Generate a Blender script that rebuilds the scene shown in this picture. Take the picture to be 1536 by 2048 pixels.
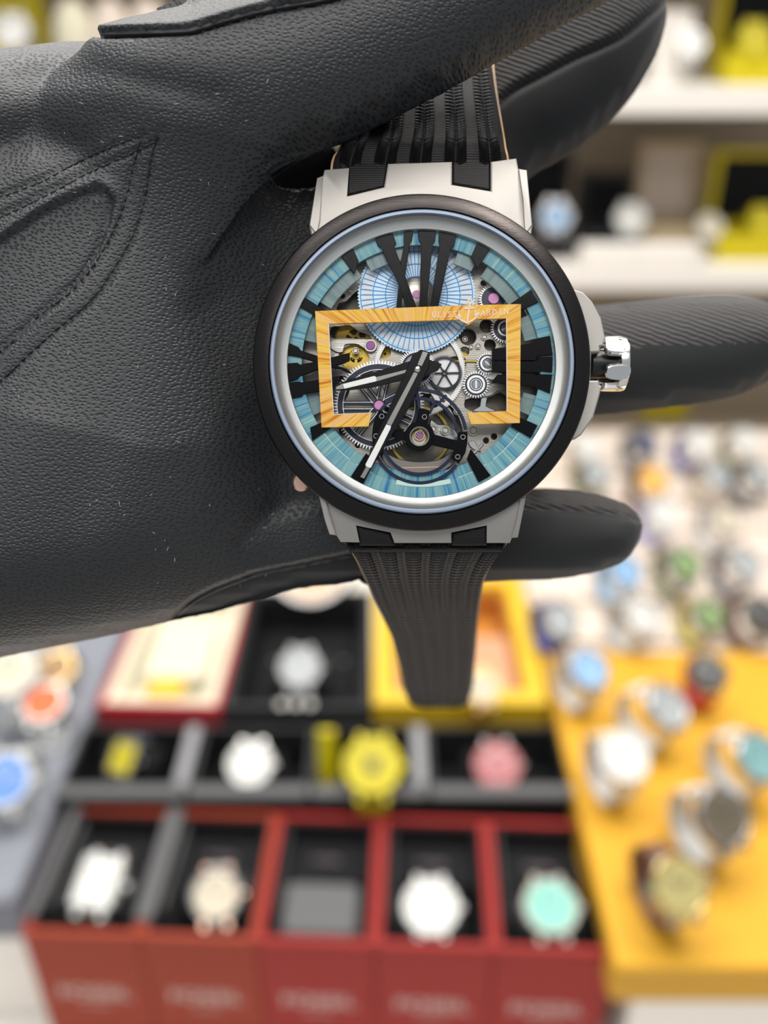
import bpy, bmesh, math, random
import numpy as np
from mathutils import Vector, Matrix, Euler
from mathutils.bvhtree import BVHTree
from mathutils.geometry import delaunay_2d_cdt
random.seed(7)
for o in list(bpy.data.objects): bpy.data.objects.remove(o, do_unlink=True)
SC = bpy.context.scene
COL = SC.collection
PI = math.pi
# ---------------------------------------------------------------- camera, world, lights, exposure
F, D0, H = 1800.0, 121.0, 1.47          # focal length in px, distance of the held watch in mm, eye height in m
CAMROT = Euler((math.radians(60), 0, 0))
RM = CAMROT.to_matrix()
CAM = Vector((0, 0, H))
cd = bpy.data.cameras.new('camera'); cam = bpy.data.objects.new('camera', cd); COL.objects.link(cam)
cam.location = CAM; cam.rotation_euler = CAMROT
cd.sensor_fit = 'HORIZONTAL'; cd.sensor_width = 9.6; cd.lens = F/1536*9.6
cd.clip_start = 0.01; cd.clip_end = 50
cd.dof.use_dof = True; cd.dof.focus_distance = 0.1235; cd.dof.aperture_fstop = cd.lens/3.5
SC.camera = cam
w = bpy.data.worlds.new('shop_air'); SC.world = w; w.use_nodes = True
w.node_tree.nodes['Background'].inputs[0].default_value = (0.86, 0.92, 1.0, 1)
w.node_tree.nodes['Background'].inputs[1].default_value = 0.37
def area(name, loc, size, energy, col=(1, .97, .93), target=(0, .6, .9)):
    l = bpy.data.lights.new(name, 'AREA'); l.shape = 'RECTANGLE'; l.size, l.size_y = size; l.energy = energy; l.color = col
    o = bpy.data.objects.new(name, l); COL.objects.link(o); o.location = loc
    o.rotation_euler = (Vector(target)-Vector(loc)).to_track_quat('-Z', 'Y').to_euler(); return o
area('ceiling_panel_light', (0.0, 0.75, 2.9), (2.2, 1.2), 60, target=(0, .75, 0))
area('ceiling_panel_light', (-.3, -0.9, 2.9), (2.0, .8), 24, target=(-.3, -.9, 0))
area('ceiling_panel_light', (-.2, 2.2, 2.6), (2.4, .5), 16, target=(-.1, 0, 1.4))
area('ceiling_spot_light', (0.55, 0.35, 2.7), (.25, .25), 7, (1, .9, .8), target=(0, 0.1, 1.4))
SC.view_settings.view_transform = 'Standard'; SC.view_settings.look = 'None'
SC.view_settings.exposure = 0.18; SC.view_settings.gamma = 1; SC.view_settings.use_curve_mapping = False

# ---------------------------------------------------------------- helpers
def ray(px, py): return RM @ Vector(((px-768)/F, (1024-py)/F, -1))
def PZ(px, py, z):
    d = ray(px, py); return CAM + d*((z-H)/d.z)
def PY(px, py, y):
    d = ray(px, py); return CAM + d*(y/d.y)
def W(px, py, z=0.0):
    s = (D0-z)/F; return Vector(((px-768)*s, (1024-py)*s, z))
MATS = {}
def mat(name, col=(.5, .5, .5), rough=.5, metal=0., spec=.5, coat=0., alpha=None, emit=None, bump=None, sheen=0., trans=0., var=None):
    """bump=(kind, scale, distance); var=(scale, amount) mottles the base colour"""
    if name in MATS: return MATS[name]
    m = bpy.data.materials.new(name); m.use_nodes = True; MATS[name] = m
    nt = m.node_tree; N = nt.nodes; L = nt.links; b = N['Principled BSDF']
    b.inputs['Base Color'].default_value = (*col, 1); b.inputs['Roughness'].default_value = rough
    b.inputs['Metallic'].default_value = metal; b.inputs['Specular IOR Level'].default_value = spec
    b.inputs['Coat Weight'].default_value = coat; b.inputs['Sheen Weight'].default_value = sheen
    b.inputs['Transmission Weight'].default_value = trans
    if alpha is not None: b.inputs['Alpha'].default_value = alpha
    tc = N.new('ShaderNodeTexCoord')
    if var:
        n = N.new('ShaderNodeTexNoise'); n.inputs['Scale'].default_value = var[0]; n.inputs['Detail'].default_value = 4
        L.new(tc.outputs['Object'], n.inputs['Vector'])
        mx = N.new('ShaderNodeMix'); mx.data_type = 'RGBA'
        mx.inputs[6].default_value = (*[c*(1-var[1]) for c in col], 1); mx.inputs[7].default_value = (*[min(1, c*(1+var[1])) for c in col], 1)
        L.new(n.outputs[0], mx.inputs[0]); L.new(mx.outputs[2], b.inputs['Base Color'])
    if bump:
        kind, sc, dist = bump
        mp = N.new('ShaderNodeMapping'); L.new(tc.outputs['Object'], mp.inputs['Vector'])
        t = N.new('ShaderNodeTexNoise'); t.inputs['Detail'].default_value = 3
        t.inputs['Scale'].default_value = sc
        if kind == 'brushx': mp.inputs['Scale'].default_value = (.03, 1, 1)
        if kind == 'brushy': mp.inputs['Scale'].default_value = (1, .03, 1)
        L.new(mp.outputs[0], t.inputs['Vector'])
        bp = N.new('ShaderNodeBump'); bp.inputs['Distance'].default_value = dist; bp.inputs['Strength'].default_value = 1
        L.new(t.outputs[0], bp.inputs['Height']); L.new(bp.outputs[0], b.inputs['Normal'])
    return m
def nodes(m): return m.node_tree.nodes, m.node_tree.links, m.node_tree.nodes['Principled BSDF']

def mk(name, vf, m, parent=None, off=None, smooth=True, fm=None, mm=True, ang=35):
    v, f = vf
    me = bpy.data.meshes.new(name)
    k = .001 if mm else 1.
    o_ = off if off is not None else Vector((0, 0, 0))
    me.from_pydata([tuple((Vector(p)-o_)*k) for p in v], [], f); me.update()
    bm = bmesh.new(); bm.from_mesh(me); bmesh.ops.recalc_face_normals(bm, faces=bm.faces); bm.to_mesh(me); bm.free()
    for mm_ in (m if isinstance(m, (list, tuple)) else [m]): me.materials.append(mm_)
    if fm is not None: me.polygons.foreach_set('material_index', fm)
    if smooth:
        me.polygons.foreach_set('use_smooth', [True]*len(me.polygons)); me.set_sharp_from_angle(angle=math.radians(ang))
    o = bpy.data.objects.new(name, me); COL.objects.link(o)
    if parent is not None: o.parent = parent
    return o
def J(*parts):
    V, Fc = [], []
    for v, f in parts:
        n = len(V); V += list(v); Fc += [tuple(i+n for i in q) for q in f]
    return V, Fc
def move(vf, d=(0, 0, 0), R=None):
    v, f = vf; d = Vector(d)
    return [((R @ Vector(p)) if R else Vector(p))+d for p in v], f
def inset(poly, d):
    """shrink a polygon by d (mitred)"""
    n = len(poly); out = []
    ar = sum(poly[i][0]*poly[(i+1) % n][1]-poly[(i+1) % n][0]*poly[i][1] for i in range(n))
    s = 1 if ar > 0 else -1
    for i in range(n):
        a, b, c = Vector(poly[i-1][:2]), Vector(poly[i][:2]), Vector(poly[(i+1) % n][:2])
        e1 = (b-a).normalized(); e2 = (c-b).normalized()
        n1 = Vector((-e1.y, e1.x))*s; n2 = Vector((-e2.y, e2.x))*s
        q = n1+n2; den = max(.35, 1+n1.dot(n2)); out.append(tuple(b+q*(d/den)))
    return out
def prism_mm(P, zt, th, bev=0.):
    """P: xy in mm; zt: top height (number or f(x,y)); th thickness"""
    n = len(P); zf = zt if callable(zt) else (lambda x, y: zt)
    rings = []
    if bev: rings += [[(x, y, zf(X, Y)) for (x, y), (X, Y) in zip(inset(P, bev), P)], [(x, y, zf(x, y)-bev) for x, y in P]]
    else: rings += [[(x, y, zf(x, y)) for x, y in P]]
    rings.append([(x, y, zf(x, y)-th) for x, y in P])
    V = [p for r in rings for p in r]; Fc = [tuple(range(n))]
    for k in range(len(rings)-1):
        for i in range(n):
            j = (i+1) % n; Fc.append((k*n+i, k*n+j, (k+1)*n+j, (k+1)*n+i))
    Fc.append(tuple(range((len(rings)-1)*n+n-1, (len(rings)-1)*n-1, -1)))
    return V, Fc
def prism(poly, zt, th, bev=0.):
    z0 = zt if not callable(zt) else None
    if z0 is None:
        P = [W(x, y, zt(x, y)) for x, y in poly]; zl = {(round(p.x, 5), round(p.y, 5)): p.z for p in P}
        return prism_mm([(p.x, p.y) for p in P], lambda x, y: zl[(round(x, 5), round(y, 5))], th, bev)
    return prism_mm([tuple(W(x, y, z0)[:2]) for x, y in poly], z0, th, bev)
def lathe(c, prof, n=96, closed=True, a0=0, a1=2*PI):
    """c: centre xy mm; prof: [(r,z)]"""
    V, Fc = [], []; full = abs(a1-a0-2*PI) < 1e-6; m = n if full else n+1
    for i in range(m):
        a = a0+(a1-a0)*i/n; ca, sa = math.cos(a), math.sin(a)
        for r, z in prof: V.append((c[0]+r*ca, c[1]+r*sa, z))
    k = len(prof)
    for i in range(n):
        j = (i+1) % m
        for q in range(k if closed else k-1):
            q2 = (q+1) % k; Fc.append((i*k+q, j*k+q, j*k+q2, i*k+q2))
    if not full and closed: Fc.append(tuple(range(k))); Fc.append(tuple(range((m-1)*k+k-1, (m-1)*k-1, -1)))
    return V, Fc
def disc(c, r, z, th, n=40, bev=.0):
    return prism_mm([(c[0]+r*math.cos(2*PI*i/n), c[1]+r*math.sin(2*PI*i/n)) for i in range(n)], z, th, bev)
def ringp(c, r1, r2, z, th, n=72, a0=0, a1=2*PI, b=0.04):
    b = min(b, (r2-r1)/3)
    return lathe(c, [(r1, z-th), (r1, z-b), (r1+b, z), (r2-b, z), (r2, z-b), (r2, z-th)], n, True, a0, a1)
def gearp(c, ro, rr, n, ri, z, th, ph=0.):
    out, inn = [], []
    for i in range(n):
        for q, r in ((0, rr), (.28, ro), (.5, ro), (.78, rr)):
            a = 2*PI*(i+q)/n+ph; out.append((c[0]+r*math.cos(a), c[1]+r*math.sin(a))); inn.append((c[0]+ri*math.cos(a), c[1]+ri*math.sin(a)))
    m = len(out); V = []
    for pts, zz in ((out, z), (out, z-th), (inn, z), (inn, z-th)): V += [(x, y, zz) for x, y in pts]
    Fc = []
    for i in range(m):
        j = (i+1) % m
        Fc += [(i, j, 2*m+j, 2*m+i), (i, m+i, m+j, j), (2*m+i, 2*m+j, 3*m+j, 3*m+i), (m+i, 3*m+i, 3*m+j, m+j)]
    return V, Fc
def bar(p, q, wd, z, th, bev=0.):
    p, q = Vector(p[:2]), Vector(q[:2]); d = (q-p).normalized(); nn = Vector((-d.y, d.x))*wd/2
    return prism_mm([tuple(p+nn), tuple(q+nn), tuple(q-nn), tuple(p-nn)], z, th, bev)
def box(x0, y0, z0, x1, y1, z1):
    V = [(x, y, z) for z in (z0, z1) for y in (y0, y1) for x in (x0, x1)]
    return V, [(0, 2, 3, 1), (4, 5, 7, 6), (0, 1, 5, 4), (2, 6, 7, 3), (0, 4, 6, 2), (1, 3, 7, 5)]
def rbox(x0, y0, z0, x1, y1, z1, r):
    """box with rounded vertical corners and a bevelled top"""
    P = []
    for cx, cy, a in ((x1-r, y1-r, 0), (x0+r, y1-r, 90), (x0+r, y0+r, 180), (x1-r, y0+r, 270)):
        for k in range(5):
            t = math.radians(a+k*22.5); P.append((cx+r*math.cos(t), cy+r*math.sin(t)))
    return prism_mm(P, z1, z1-z0, r*.4)
def tray(x0, y0, z0, x1, y1, z1, t, fl):
    """open box: walls of thickness t, floor top at fl"""
    return J(box(x0, y0, z0, x1, y0+t, z1), box(x0, y1-t, z0, x1, y1, z1), box(x0, y0+t, z0, x0+t, y1-t, z1), box(x1-t, y0+t, z0, x1, y1-t, z1),
             box(x0+t, y0+t, z0, x1-t, y1-t, fl))
def ball(c, r, n=10, m=6, sq=(1, 1, 1)):
    V = [(c[0], c[1], c[2]+r*sq[2])]; Fc = []
    for i in range(1, m):
        t = PI*i/m
        for j in range(n): V.append((c[0]+r*sq[0]*math.sin(t)*math.cos(2*PI*j/n), c[1]+r*sq[1]*math.sin(t)*math.sin(2*PI*j/n), c[2]+r*sq[2]*math.cos(t)))
    V.append((c[0], c[1], c[2]-r*sq[2])); e = len(V)-1
    for j in range(n):
        k = (j+1) % n; Fc.append((0, 1+j, 1+k)); Fc.append((e, e-n+k, e-n+j))
        for i in range(m-2): Fc.append((1+i*n+j, 1+(i+1)*n+j, 1+(i+1)*n+k, 1+i*n+k))
    return V, Fc
def tag(o, label, cat, group=None):
    o['label'] = label; o['category'] = cat
    if group: o['group'] = group
    return o
def empty(name, loc=(0, 0, 0), rot=(0, 0, 0)):
    o = bpy.data.objects.new(name, None); COL.objects.link(o); o.location = loc; o.rotation_euler = rot; o.empty_display_size = .02; return o
def struct(name, vf, m, **k):
    o = mk(name, vf, m, mm=False, **k); o['kind'] = 'structure'; return o
def inpoly(P, x, y):
    r = np.zeros(len(x), bool); n = len(P)
    for i in range(n):
        x1, y1 = P[i]; x2, y2 = P[(i+1) % n]
        if y1 == y2: continue
        c = ((y1 > y) != (y2 > y)) & (x < (x2-x1)*(y-y1)/(y2-y1)+x1); r ^= c
    return r
def dseg(P, x, y, close=False):
    d = np.full(len(x), 1e9); n = len(P)
    for i in range(n if close else n-1):
        ax, ay = P[i]; bx, by = P[(i+1) % n]; dx, dy = bx-ax, by-ay; L2 = dx*dx+dy*dy+1e-12
        t = np.clip(((x-ax)*dx+(y-ay)*dy)/L2, 0, 1); d = np.minimum(d, np.hypot(x-ax-t*dx, y-ay-t*dy))
    return d
def smooth_poly(P, step, close=True):
    """Catmull-Rom resampling"""
    n = len(P); out = []
    for i in range(n if close else n-1):
        g = (lambda k: Vector(P[k % n])) if close else (lambda k: Vector(P[max(0, min(n-1, k))]))
        p0, p1, p2, p3 = g(i-1), g(i), g(i+1), g(i+2); m = max(1, int((p2-p1).length/step))
        for k in range(m):
            t = k/m; out.append(tuple(.5*((2*p1)+(p2-p0)*t+(2*p0-5*p1+4*p2-p3)*t*t+(3*p1-p0-3*p2+p3)*t**3)))
    if not close: out.append(tuple(P[-1]))
    return out
# ---------------------------------------------------------------- large structure
ZY = .87
ZR = .8585; ZG = .846
TAB = .70
wall_m = mat('warm_wall_paint', (.62, .52, .40), .8, var=(6, .06))
white_m = mat('white_laminate', (.80, .76, .70), .4)
back_m = mat('shelf_back_panel', (.42, .35, .26), .7, var=(5, .08))
struct('floor', box(-3, -2, -.02, 3, 3, 0), mat('floor_vinyl', (.45, .42, .38), .5, var=(4, .1)), smooth=False)
struct('wall_back', box(-3, 2.4, 0, 3, 2.5, 3), wall_m, smooth=False)
def thing_mesh(name, vf, m, label, cat, group=None, **k):
    return tag(mk(name, vf, m, mm=False, **k), label, cat, group)
t = empty('display_table', (0, .9, 0)); tag(t, 'long white display table carrying the watch boxes and trays', 'table')
mk('tabletop', box(-1.1, -.78, TAB-.03, 1.1, .55, TAB), white_m, t, mm=False, smooth=False)
for sx in (-1.02, 1.02):
    for sy in (-.7, .47): mk('leg', box(sx-.03, sy-.03, 0, sx+.03, sy+.03, TAB-.03), white_m, t, mm=False, smooth=False)
Z1, Z2 = 1.345, 1.071
sh = empty('shelf_unit', (0, 1.67, 0)); tag(sh, 'white shelf unit at the back with brown back panel', 'shelf')
for z, th in ((Z1, .037), (Z2, .035), (1.62, .022)): mk('shelf_board', box(-1.5, -.17, z-th, 1.5, .17, z), white_m, sh, mm=False, smooth=False)
mk('back_panel', box(-1.5, .171, 0, 1.5, .19, 1.8), back_m, sh, mm=False, smooth=False)
for s in (-1, 1): mk('side_panel', box(s*1.52-.018, -.17, 0, s*1.52+.018, .19, 1.8), white_m, sh, mm=False, smooth=False)
mk('lower_cabinet', box(-1.5, -.12, 0, 1.5, .17, .69), back_m, sh, mm=False, smooth=False)

# ---------------------------------------------------------------- display watches (one prototype, copied with its parts)
steel = mat('polished_steel', (.52, .51, .50), .24, 1.)
dsteel = mat('dark_steel', (.22, .22, .22), .3, 1.)
gold = mat('gold_plate', (.85, .62, .25), .25, 1.)
rose = mat('rose_gold_plate', (.85, .55, .42), .25, 1.)
titan = mat('white_ceramic', (.58, .58, .55), .25)
blackp = mat('black_resin', (.02, .02, .022), .35)
handm = mat('watch_hand_dark', (.03, .03, .04), .3)
D = lambda n, c, r=.5: mat('dial_'+n, c, r, spec=.3)
S = lambda n, c, r=.5: mat('strap_'+n, c, r)
dW, dCr, dBl, dNv, dMt, dBk, dPk, dYe, dGr, dOr, dLB, dGy, dLav = D('white', (.66, .65, .61)), D('cream', (.60, .53, .40)), D('blue', (.10, .24, .62)), D('navy', (.02, .03, .09)), D('mint', (.20, .52, .43)), D('black', (.02, .02, .02)), D('pink', (.38, .11, .12)), D('yellow', (.50, .42, .01)), D('green', (.16, .26, .08)), D('orange', (.9, .45, .1)), D('light_blue', (.26, .44, .66)), D('grey', (.4, .42, .42)), D('lavender', (.5, .47, .7))
sSt, sBk, sBr, sYe, sBl, sGr, sBe, sOl, sRd, sLb, sGy = S('steel', (.6, .6, .58), .3), S('black', (.02, .02, .02)), S('brown', (.16, .07, .04)), S('yellow', (.5, .42, .0)), S('blue', (.03, .06, .35)), S('grey', (.25, .25, .26)), S('beige', (.6, .5, .38)), S('olive', (.14, .16, .06)), S('red', (.5, .02, .02)), S('light_blue', (.3, .5, .7)), S('dark_grey', (.1, .11, .13))
def watch_meshes(sq):
    o = (0, 0); n = 40
    r = 20 if not sq else 19
    def shape(rr, z, th, b=.5):
        if not sq: return disc(o, rr, z, th, n, b)
        return prism_mm([(rr*.78*math.copysign(abs(math.cos(a))**.45, math.cos(a)), rr*math.copysign(abs(math.sin(a))**.45, math.sin(a))) for a in [2*PI*(i+.5)/n for i in range(n)]], z, th, b)
    case = shape(r, 33, 8, 1.2)
    lugs = [box(sx*9-2, sy*19-5, 25.5, sx*9+2, sy*19+4, 30) for sx in (-1, 1) for sy in (-1, 1)]
    case = J(case, *lugs)
    bez = ringp(o, 16.8, 20, 34.4, 2, 40, b=.7) if not sq else J(*[bar((a[0]*13.5, a[1]*17), (b[0]*13.5, b[1]*17), 2.2, 34.2, 1.5, .4) for a, b in (((-1, -1), (1, -1)), ((1, -1), (1, 1)), ((1, 1), (-1, 1)), ((-1, 1), (-1, -1)))])
    dial = shape(16.8 if not sq else 16.5, 33.6, .5, .1)
    marks = []
    for k in range(12):
        a = k*PI/6; rr = 14.2; wdt = 1.4 if k % 3 else 2.2
        marks.append(bar((rr*.82*math.cos(a), rr*.82*math.sin(a)), (rr*math.cos(a), rr*math.sin(a)), wdt, 33.9, .2))
    hands = J(bar((-1.5, -1), (7, 5.5), 1.6, 34.2, .2), bar((1.5, -1.5), (-8.5, 9), 1.1, 34.4, .2), disc(o, 1.2, 34.5, .5, 12))
    crown = move(disc(o, 2.8, 3.5, 3.5, 16, .5), (r-.3, 0, 29.5), Matrix.Rotation(PI/2, 3, 'Y'))
    V, Fc = [], []; m = 48
    for i in range(m+1):
        a = math.radians(52)+(2*PI-math.radians(104))*i/m
        wd = 10.5-2.0*math.sin(PI*i/m); 
        for rr in (27, 24.5):
            for s in (-1, 1): V.append((s*wd, rr*math.sin(a), rr*math.cos(a)))
    for i in range(m):
        A, B = i*4, i*4+4
        Fc += [(A, A+1, B+1, B), (A+2, B+2, B+3, A+3), (A, B, B+2, A+2), (A+1, A+3, B+3, B+1)]
    Fc += [(0, 2, 3, 1), (m*4, m*4+1, m*4+3, m*4+2)]
    return dict(case=case, bezel=bez, dial=dial, marks=marks, hands=hands, crown=crown, strap=(V, Fc))
PROTO = {}
def pillow(root, parent, m, r=.0215, hl=.028):
    V, Fc = lathe((0, 0), [(.0005, -hl), (r*.8, -hl), (r, -hl+.004), (r, hl-.004), (r*.8, hl), (.0005, hl)], 24)
    wd = Matrix.Rotation(-parent.rotation_euler.z, 3, 'Z'); s = root.scale[0]; Rr_ = root.rotation_euler.to_matrix() @ Matrix.Rotation(PI/2, 3, 'Y')
    V = [wd @ (root.location+Rr_ @ Vector((p[0]*s, p[1]*s, p[2]))-parent.location) for p in V]
    mk('cushion', (V, Fc), m, parent, mm=False)
RB = []
def display_watch(px, py, surf, label, case=steel, dial=dW, strap=sSt, bezel=None, tilt=38, yaw=0, group=None, size=1., sq=False, roll=0, y=None, ring=27, name='wristwatch'):
    """stands a watch on the level 'surf' so that its dial is centred behind pixel px,py"""
    key = sq
    if key not in PROTO:
        g = watch_meshes(sq); PROTO[key] = {}
        for k in ('case', 'bezel', 'dial', 'hands', 'crown', 'strap'):
            o = mk('strap_loop' if k == 'strap' else 'watch_'+k if k != 'crown' else 'crown', g[k], steel); PROTO[key][k] = o.data; bpy.data.objects.remove(o)
        o = mk('hour_mark', g['marks'][0], steel); bpy.data.objects.remove(o)
        o = mk('hour_marks', J(*g['marks']), steel); PROTO[key]['marks'] = o.data; bpy.data.objects.remove(o)
    R = Euler((0, 0, math.radians(yaw))).to_matrix() @ Euler((math.radians(tilt), math.radians(roll), 0)).to_matrix()
    face = R @ Vector((0, 0, .0335*size)); c_h = .0275*size
    p = PZ(px, py, surf+c_h+face.z) if y is None else PY(px, py, y)
    root = empty(name, p-face, R.to_euler()); root.scale = (size,)*3; tag(root, label, 'watch', group)
    P = PROTO[key]
    def child(nm, me, m, par):
        o = bpy.data.objects.new(nm, me); COL.objects.link(o); o.parent = par
        o.material_slots[0].link = 'OBJECT'; o.material_slots[0].material = m; return o
    child('case', P['case'], case, root); child('bezel', P['bezel'], bezel or case, root)
    d = child('dial', P['dial'], dial, root); dark = dial in (dNv, dBk, dGr, dBl, dPk)
    child('hour_marks', P['marks'], titan if dark else handm, d); child('hands', P['hands'], titan if dark else handm, d)
    child('crown', P['crown'], case, root); child('strap_loop', P['strap'], strap, root)
    return root

# ---------------------------------------------------------------- front row of red boxes
ZB = .851
redm = mat('red_box_paper', (.29, .022, .018), .6, spec=.2); redd = mat('orange_red_box_paper', (.28, .038, .016), .6, spec=.2)
blk = mat('black_flocking', (.008, .008, .009), .85, spec=.2); blks = mat('black_satin', (.014, .015, .016), .5, spec=.35); grs = mat('grey_satin', (.075, .075, .077), .5)
prt = mat('silver_print', (.62, .5, .46), .5)
PITCH, LEN, HT = .0898, .122, ZB-TAB
rotz = math.radians(-2.2)
def row_pt(u, v, z=0): 
    return Vector((-.2755+u*math.cos(rotz)-v*math.sin(rotz), .4325+u*math.sin(rotz)+v*math.cos(rotz), z))
def text_mesh(name, s, size, m, parent, loc, rot, depth=.0002, sx=1.0):
    c = bpy.data.curves.new(name, 'FONT'); c.body = s; c.size = size; c.extrude = depth; c.align_x = 'CENTER'; c.align_y = 'CENTER'
    o = bpy.data.objects.new(name, c); COL.objects.link(o)
    dg = bpy.context.evaluated_depsgraph_get(); me = bpy.data.meshes.new_from_object(o.evaluated_get(dg)); bpy.data.objects.remove(o)
    me.materials.append(m) if not me.materials else None
    o = bpy.data.objects.new(name, me); COL.objects.link(o); o.parent = parent; o.location = loc; o.rotation_euler = rot; o.scale = (sx, 1, 1)
    if me.materials: me.materials[0] = m
    return o
BL = ['red open box at the bottom left holding the tonneau watch with white dial', 'red open box holding the rose and steel bracelet watch',
      'red open box in the middle of the front row, with an empty black cushion', 'red open box holding the cream dial watch with side crown', 'red open box at the right end of the front row holding the mint dial watch']
for k in range(5):
    b = empty('red_watch_box', row_pt(k*PITCH, 0, TAB+.0005), (0, 0, rotz)); tag(b, BL[k], 'box', 'open red watch boxes in the front row'); RB.append(b)
    wd = PITCH-.0012
    mk('outer_shell', tray(0, 0, 0, wd, LEN, HT, .0045, .006), redd if k < 2 else redm, b, mm=False, smooth=False)
    mk('black_lining', J(tray(.005, .005, .0065, wd-.005, LEN-.005, HT-.004, .004, HT-.0615)), blk, b, mm=False, smooth=False)
    mk('rear_shelf', rbox(.0095, LEN-.052, HT-.0610, wd-.0095, LEN-.0095, HT-.022, .004), blk, b, mm=False)
    text_mesh('logo_print', 'FOSSIL', .0085, mat('dim_grey_print', (.12, .09, .10), .5), b, (wd/2, LEN-.030, HT-.0218), (0, 0, 0), .0001)
    if k == 2: mk('cushion', rbox(.013, .014, HT-.0610, wd-.013, LEN-.058, HT-.012, .009), grs, b, mm=False)
    text_mesh('brand_print', 'FOSSIL', .020, prt, b, (wd/2, -.0003, HT-.074), (PI/2, 0, 0), .0002)
    mk('print_underline', box(wd/2-.012, -.0006, HT-.0895, wd/2+.012, -.0002, HT-.0885), prt, b, mm=False, smooth=False)
    if k < 2: mk('side_liner', J(box(-.0005, .012, HT+.0003, .007, LEN, HT+.004), *([] if k == 0 else [box(-.006, .012, HT+.0003, -.0006, LEN, HT+.004)])), grs, b, mm=False, smooth=False)
    mk('inner_divider', box(.0092, .03, HT-.0610, .0115, LEN-.01, HT-.006), grs if k in (0, 1) else blks, b, mm=False, smooth=False)
pillow(display_watch(195, 1762, ZB-.057, 'tonneau watch with glaring white dial, in the leftmost red box', dial=dW, strap=sBr, case=titan, tilt=16, yaw=-8, sq=True, size=1.12), RB[0], blks)
pillow(display_watch(432, 1790, ZB-.057, 'rose and steel bracelet watch in the second red box', case=rose, dial=dCr, strap=sSt, tilt=30, yaw=4, bezel=dsteel, size=1.0), RB[1], blks)
display_watch(562, 1795, ZB-.060, 'small silver watch pushed against the left side of the empty middle box', dial=dGy, strap=sSt, tilt=10, roll=-55, size=.7)
pillow(display_watch(862, 1812, ZB-.057, 'cream white dial watch in the fourth red box', dial=dW, strap=sBe, case=titan, tilt=18, size=1.08), RB[3], blks)
pillow(display_watch(1102, 1812, ZB-.057, 'mint green dial watch in the red box at the right end', dial=dMt, strap=sBe, case=mat('sand_steel', (.42, .40, .34), .55), tilt=18, size=1.08), RB[4], blks)

# ---------------------------------------------------------------- second row: black boxes
ZC = .861
xe = [-.288, -.173, -.065, .039, .168]
lab2 = ['low black box with the yellow faced watch, left end of second row', 'low black box with the cream chronograph, second from the left', 'low black box behind the round yellow watch', 'low black box with the pink dial watch, right end of second row']
for k in range(4):
    x0, x1 = xe[k]+.001, xe[k+1]-.001
    b = empty('black_watch_box', (x0, .556, TAB+.0005)); tag(b, lab2[k], 'box', 'black watch boxes in the second row')
    h = ZC-TAB
    mk('outer_shell', tray(0, 0, 0, x1-x0, .088, h, .004, h-.051), blks, b, mm=False, smooth=False)
    RB.append(b); mk('floor_pad', rbox(.0045, .0045, h-.0508, x1-x0-.0045, .0835, h-.0503, .002), blk, b, mm=False)
    mk('front_lip', rbox(0, -.004, h+.0003, x1-x0, .010, h+.006, .003), grs, b, mm=False)
    if k in (0, 2): mk('end_panel', rbox(x1-x0-.012, .012, h+.0003, x1-x0, .085, h+.004, .002), mat('grey_card', (.22, .22, .23), .5), b, mm=False)
pillow(display_watch(245, 1515, ZC-.05, 'square watch with olive yellow face in a black box', case=steel, dial=dYe, strap=sGy, tilt=38, yaw=-18, sq=True, size=.85), RB[5], blk)
pillow(display_watch(500, 1527, ZC-.05, 'cream dial chronograph in a black box of the second row', case=steel, dial=dW, bezel=titan, strap=sSt, tilt=25, size=1.02), RB[6], blk)
pillow(display_watch(995, 1530, ZC-.05, 'pink dial watch with red bezel in a black box', case=dsteel, dial=dPk, bezel=mat('pink_bezel', (.34, .12, .12), .4, .3), strap=sBk, tilt=30, size=1.05), RB[8], blk)
display_watch(745, 1530, ZC-.038, 'large round bright yellow watch standing over the black boxes', case=mat('yellow_resin', (.55, .46, 0), .4), dial=dYe, strap=sYe, tilt=30, size=1.25)
yw = [o for o in bpy.data.objects if o.get('label', '').startswith('large round bright yellow')][0]
mk('black_subdial', disc((0, -1), 4.5, 34.9, .6, 20, .1), blackp, [o for o in yw.children if o.name.startswith('dial')][0])
thing_mesh('strap_card', move(rbox(-.008, -.003, 0, .008, .003, .055, .0025), PZ(655, 1565, ZC-.02), Euler((-.2, 0, 0)).to_matrix()), mat('yellow_resin'), 'narrow yellow upright card left of the round yellow watch', 'card')

# ---------------------------------------------------------------- third row
cream_m = mat('cream_satin', (.60, .56, .42), .5, var=(20, .05)); yel_m = mat('yellow_lacquer', (.62, .40, .012), .4); ora_m = mat('orange_velvet', (.48, .18, .02), .7); pch_m = mat('peach_satin', (.52, .27, .15), .6)
b = empty('cream_lined_box', (-.281, .668, TAB+.0005), (0, 0, -.03)); tag(b, 'open red rimmed box with cream lining and a yellow tag', 'box')
h = ZC-TAB+.004
mk('outer_shell', tray(0, 0, 0, .120, .20, h, .005, .03), mat('crimson_paper', (.42, .02, .03), .5), b, mm=False, smooth=False)
mk('cream_lining', tray(.0052, .0052, .0305, .1148, .1948, h-.001, .012, h-.02), cream_m, b, mm=False, smooth=False)
mk('cushion', rbox(.03, .04, h-.0195, .10, .125, h+.004, .014), cream_m, b, mm=False)
mk('paper_tag', rbox(.044, .014, h-.0195, .080, .038, h+.004, .003), yel_m, b, mm=False)
b = empty('black_gift_box', (-.158, .664, TAB+.0005)); tag(b, 'big open black box with the grey chronograph behind the second row', 'box')
mk('outer_shell', tray(0, 0, 0, .145, .20, h, .006, .03), blks, b, mm=False, smooth=False)
mk('black_lining', tray(.0062, .0062, .0305, .1388, .1938, h-.002, .006, h-.05), blk, b, mm=False, smooth=False)
RB.append(b)
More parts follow.
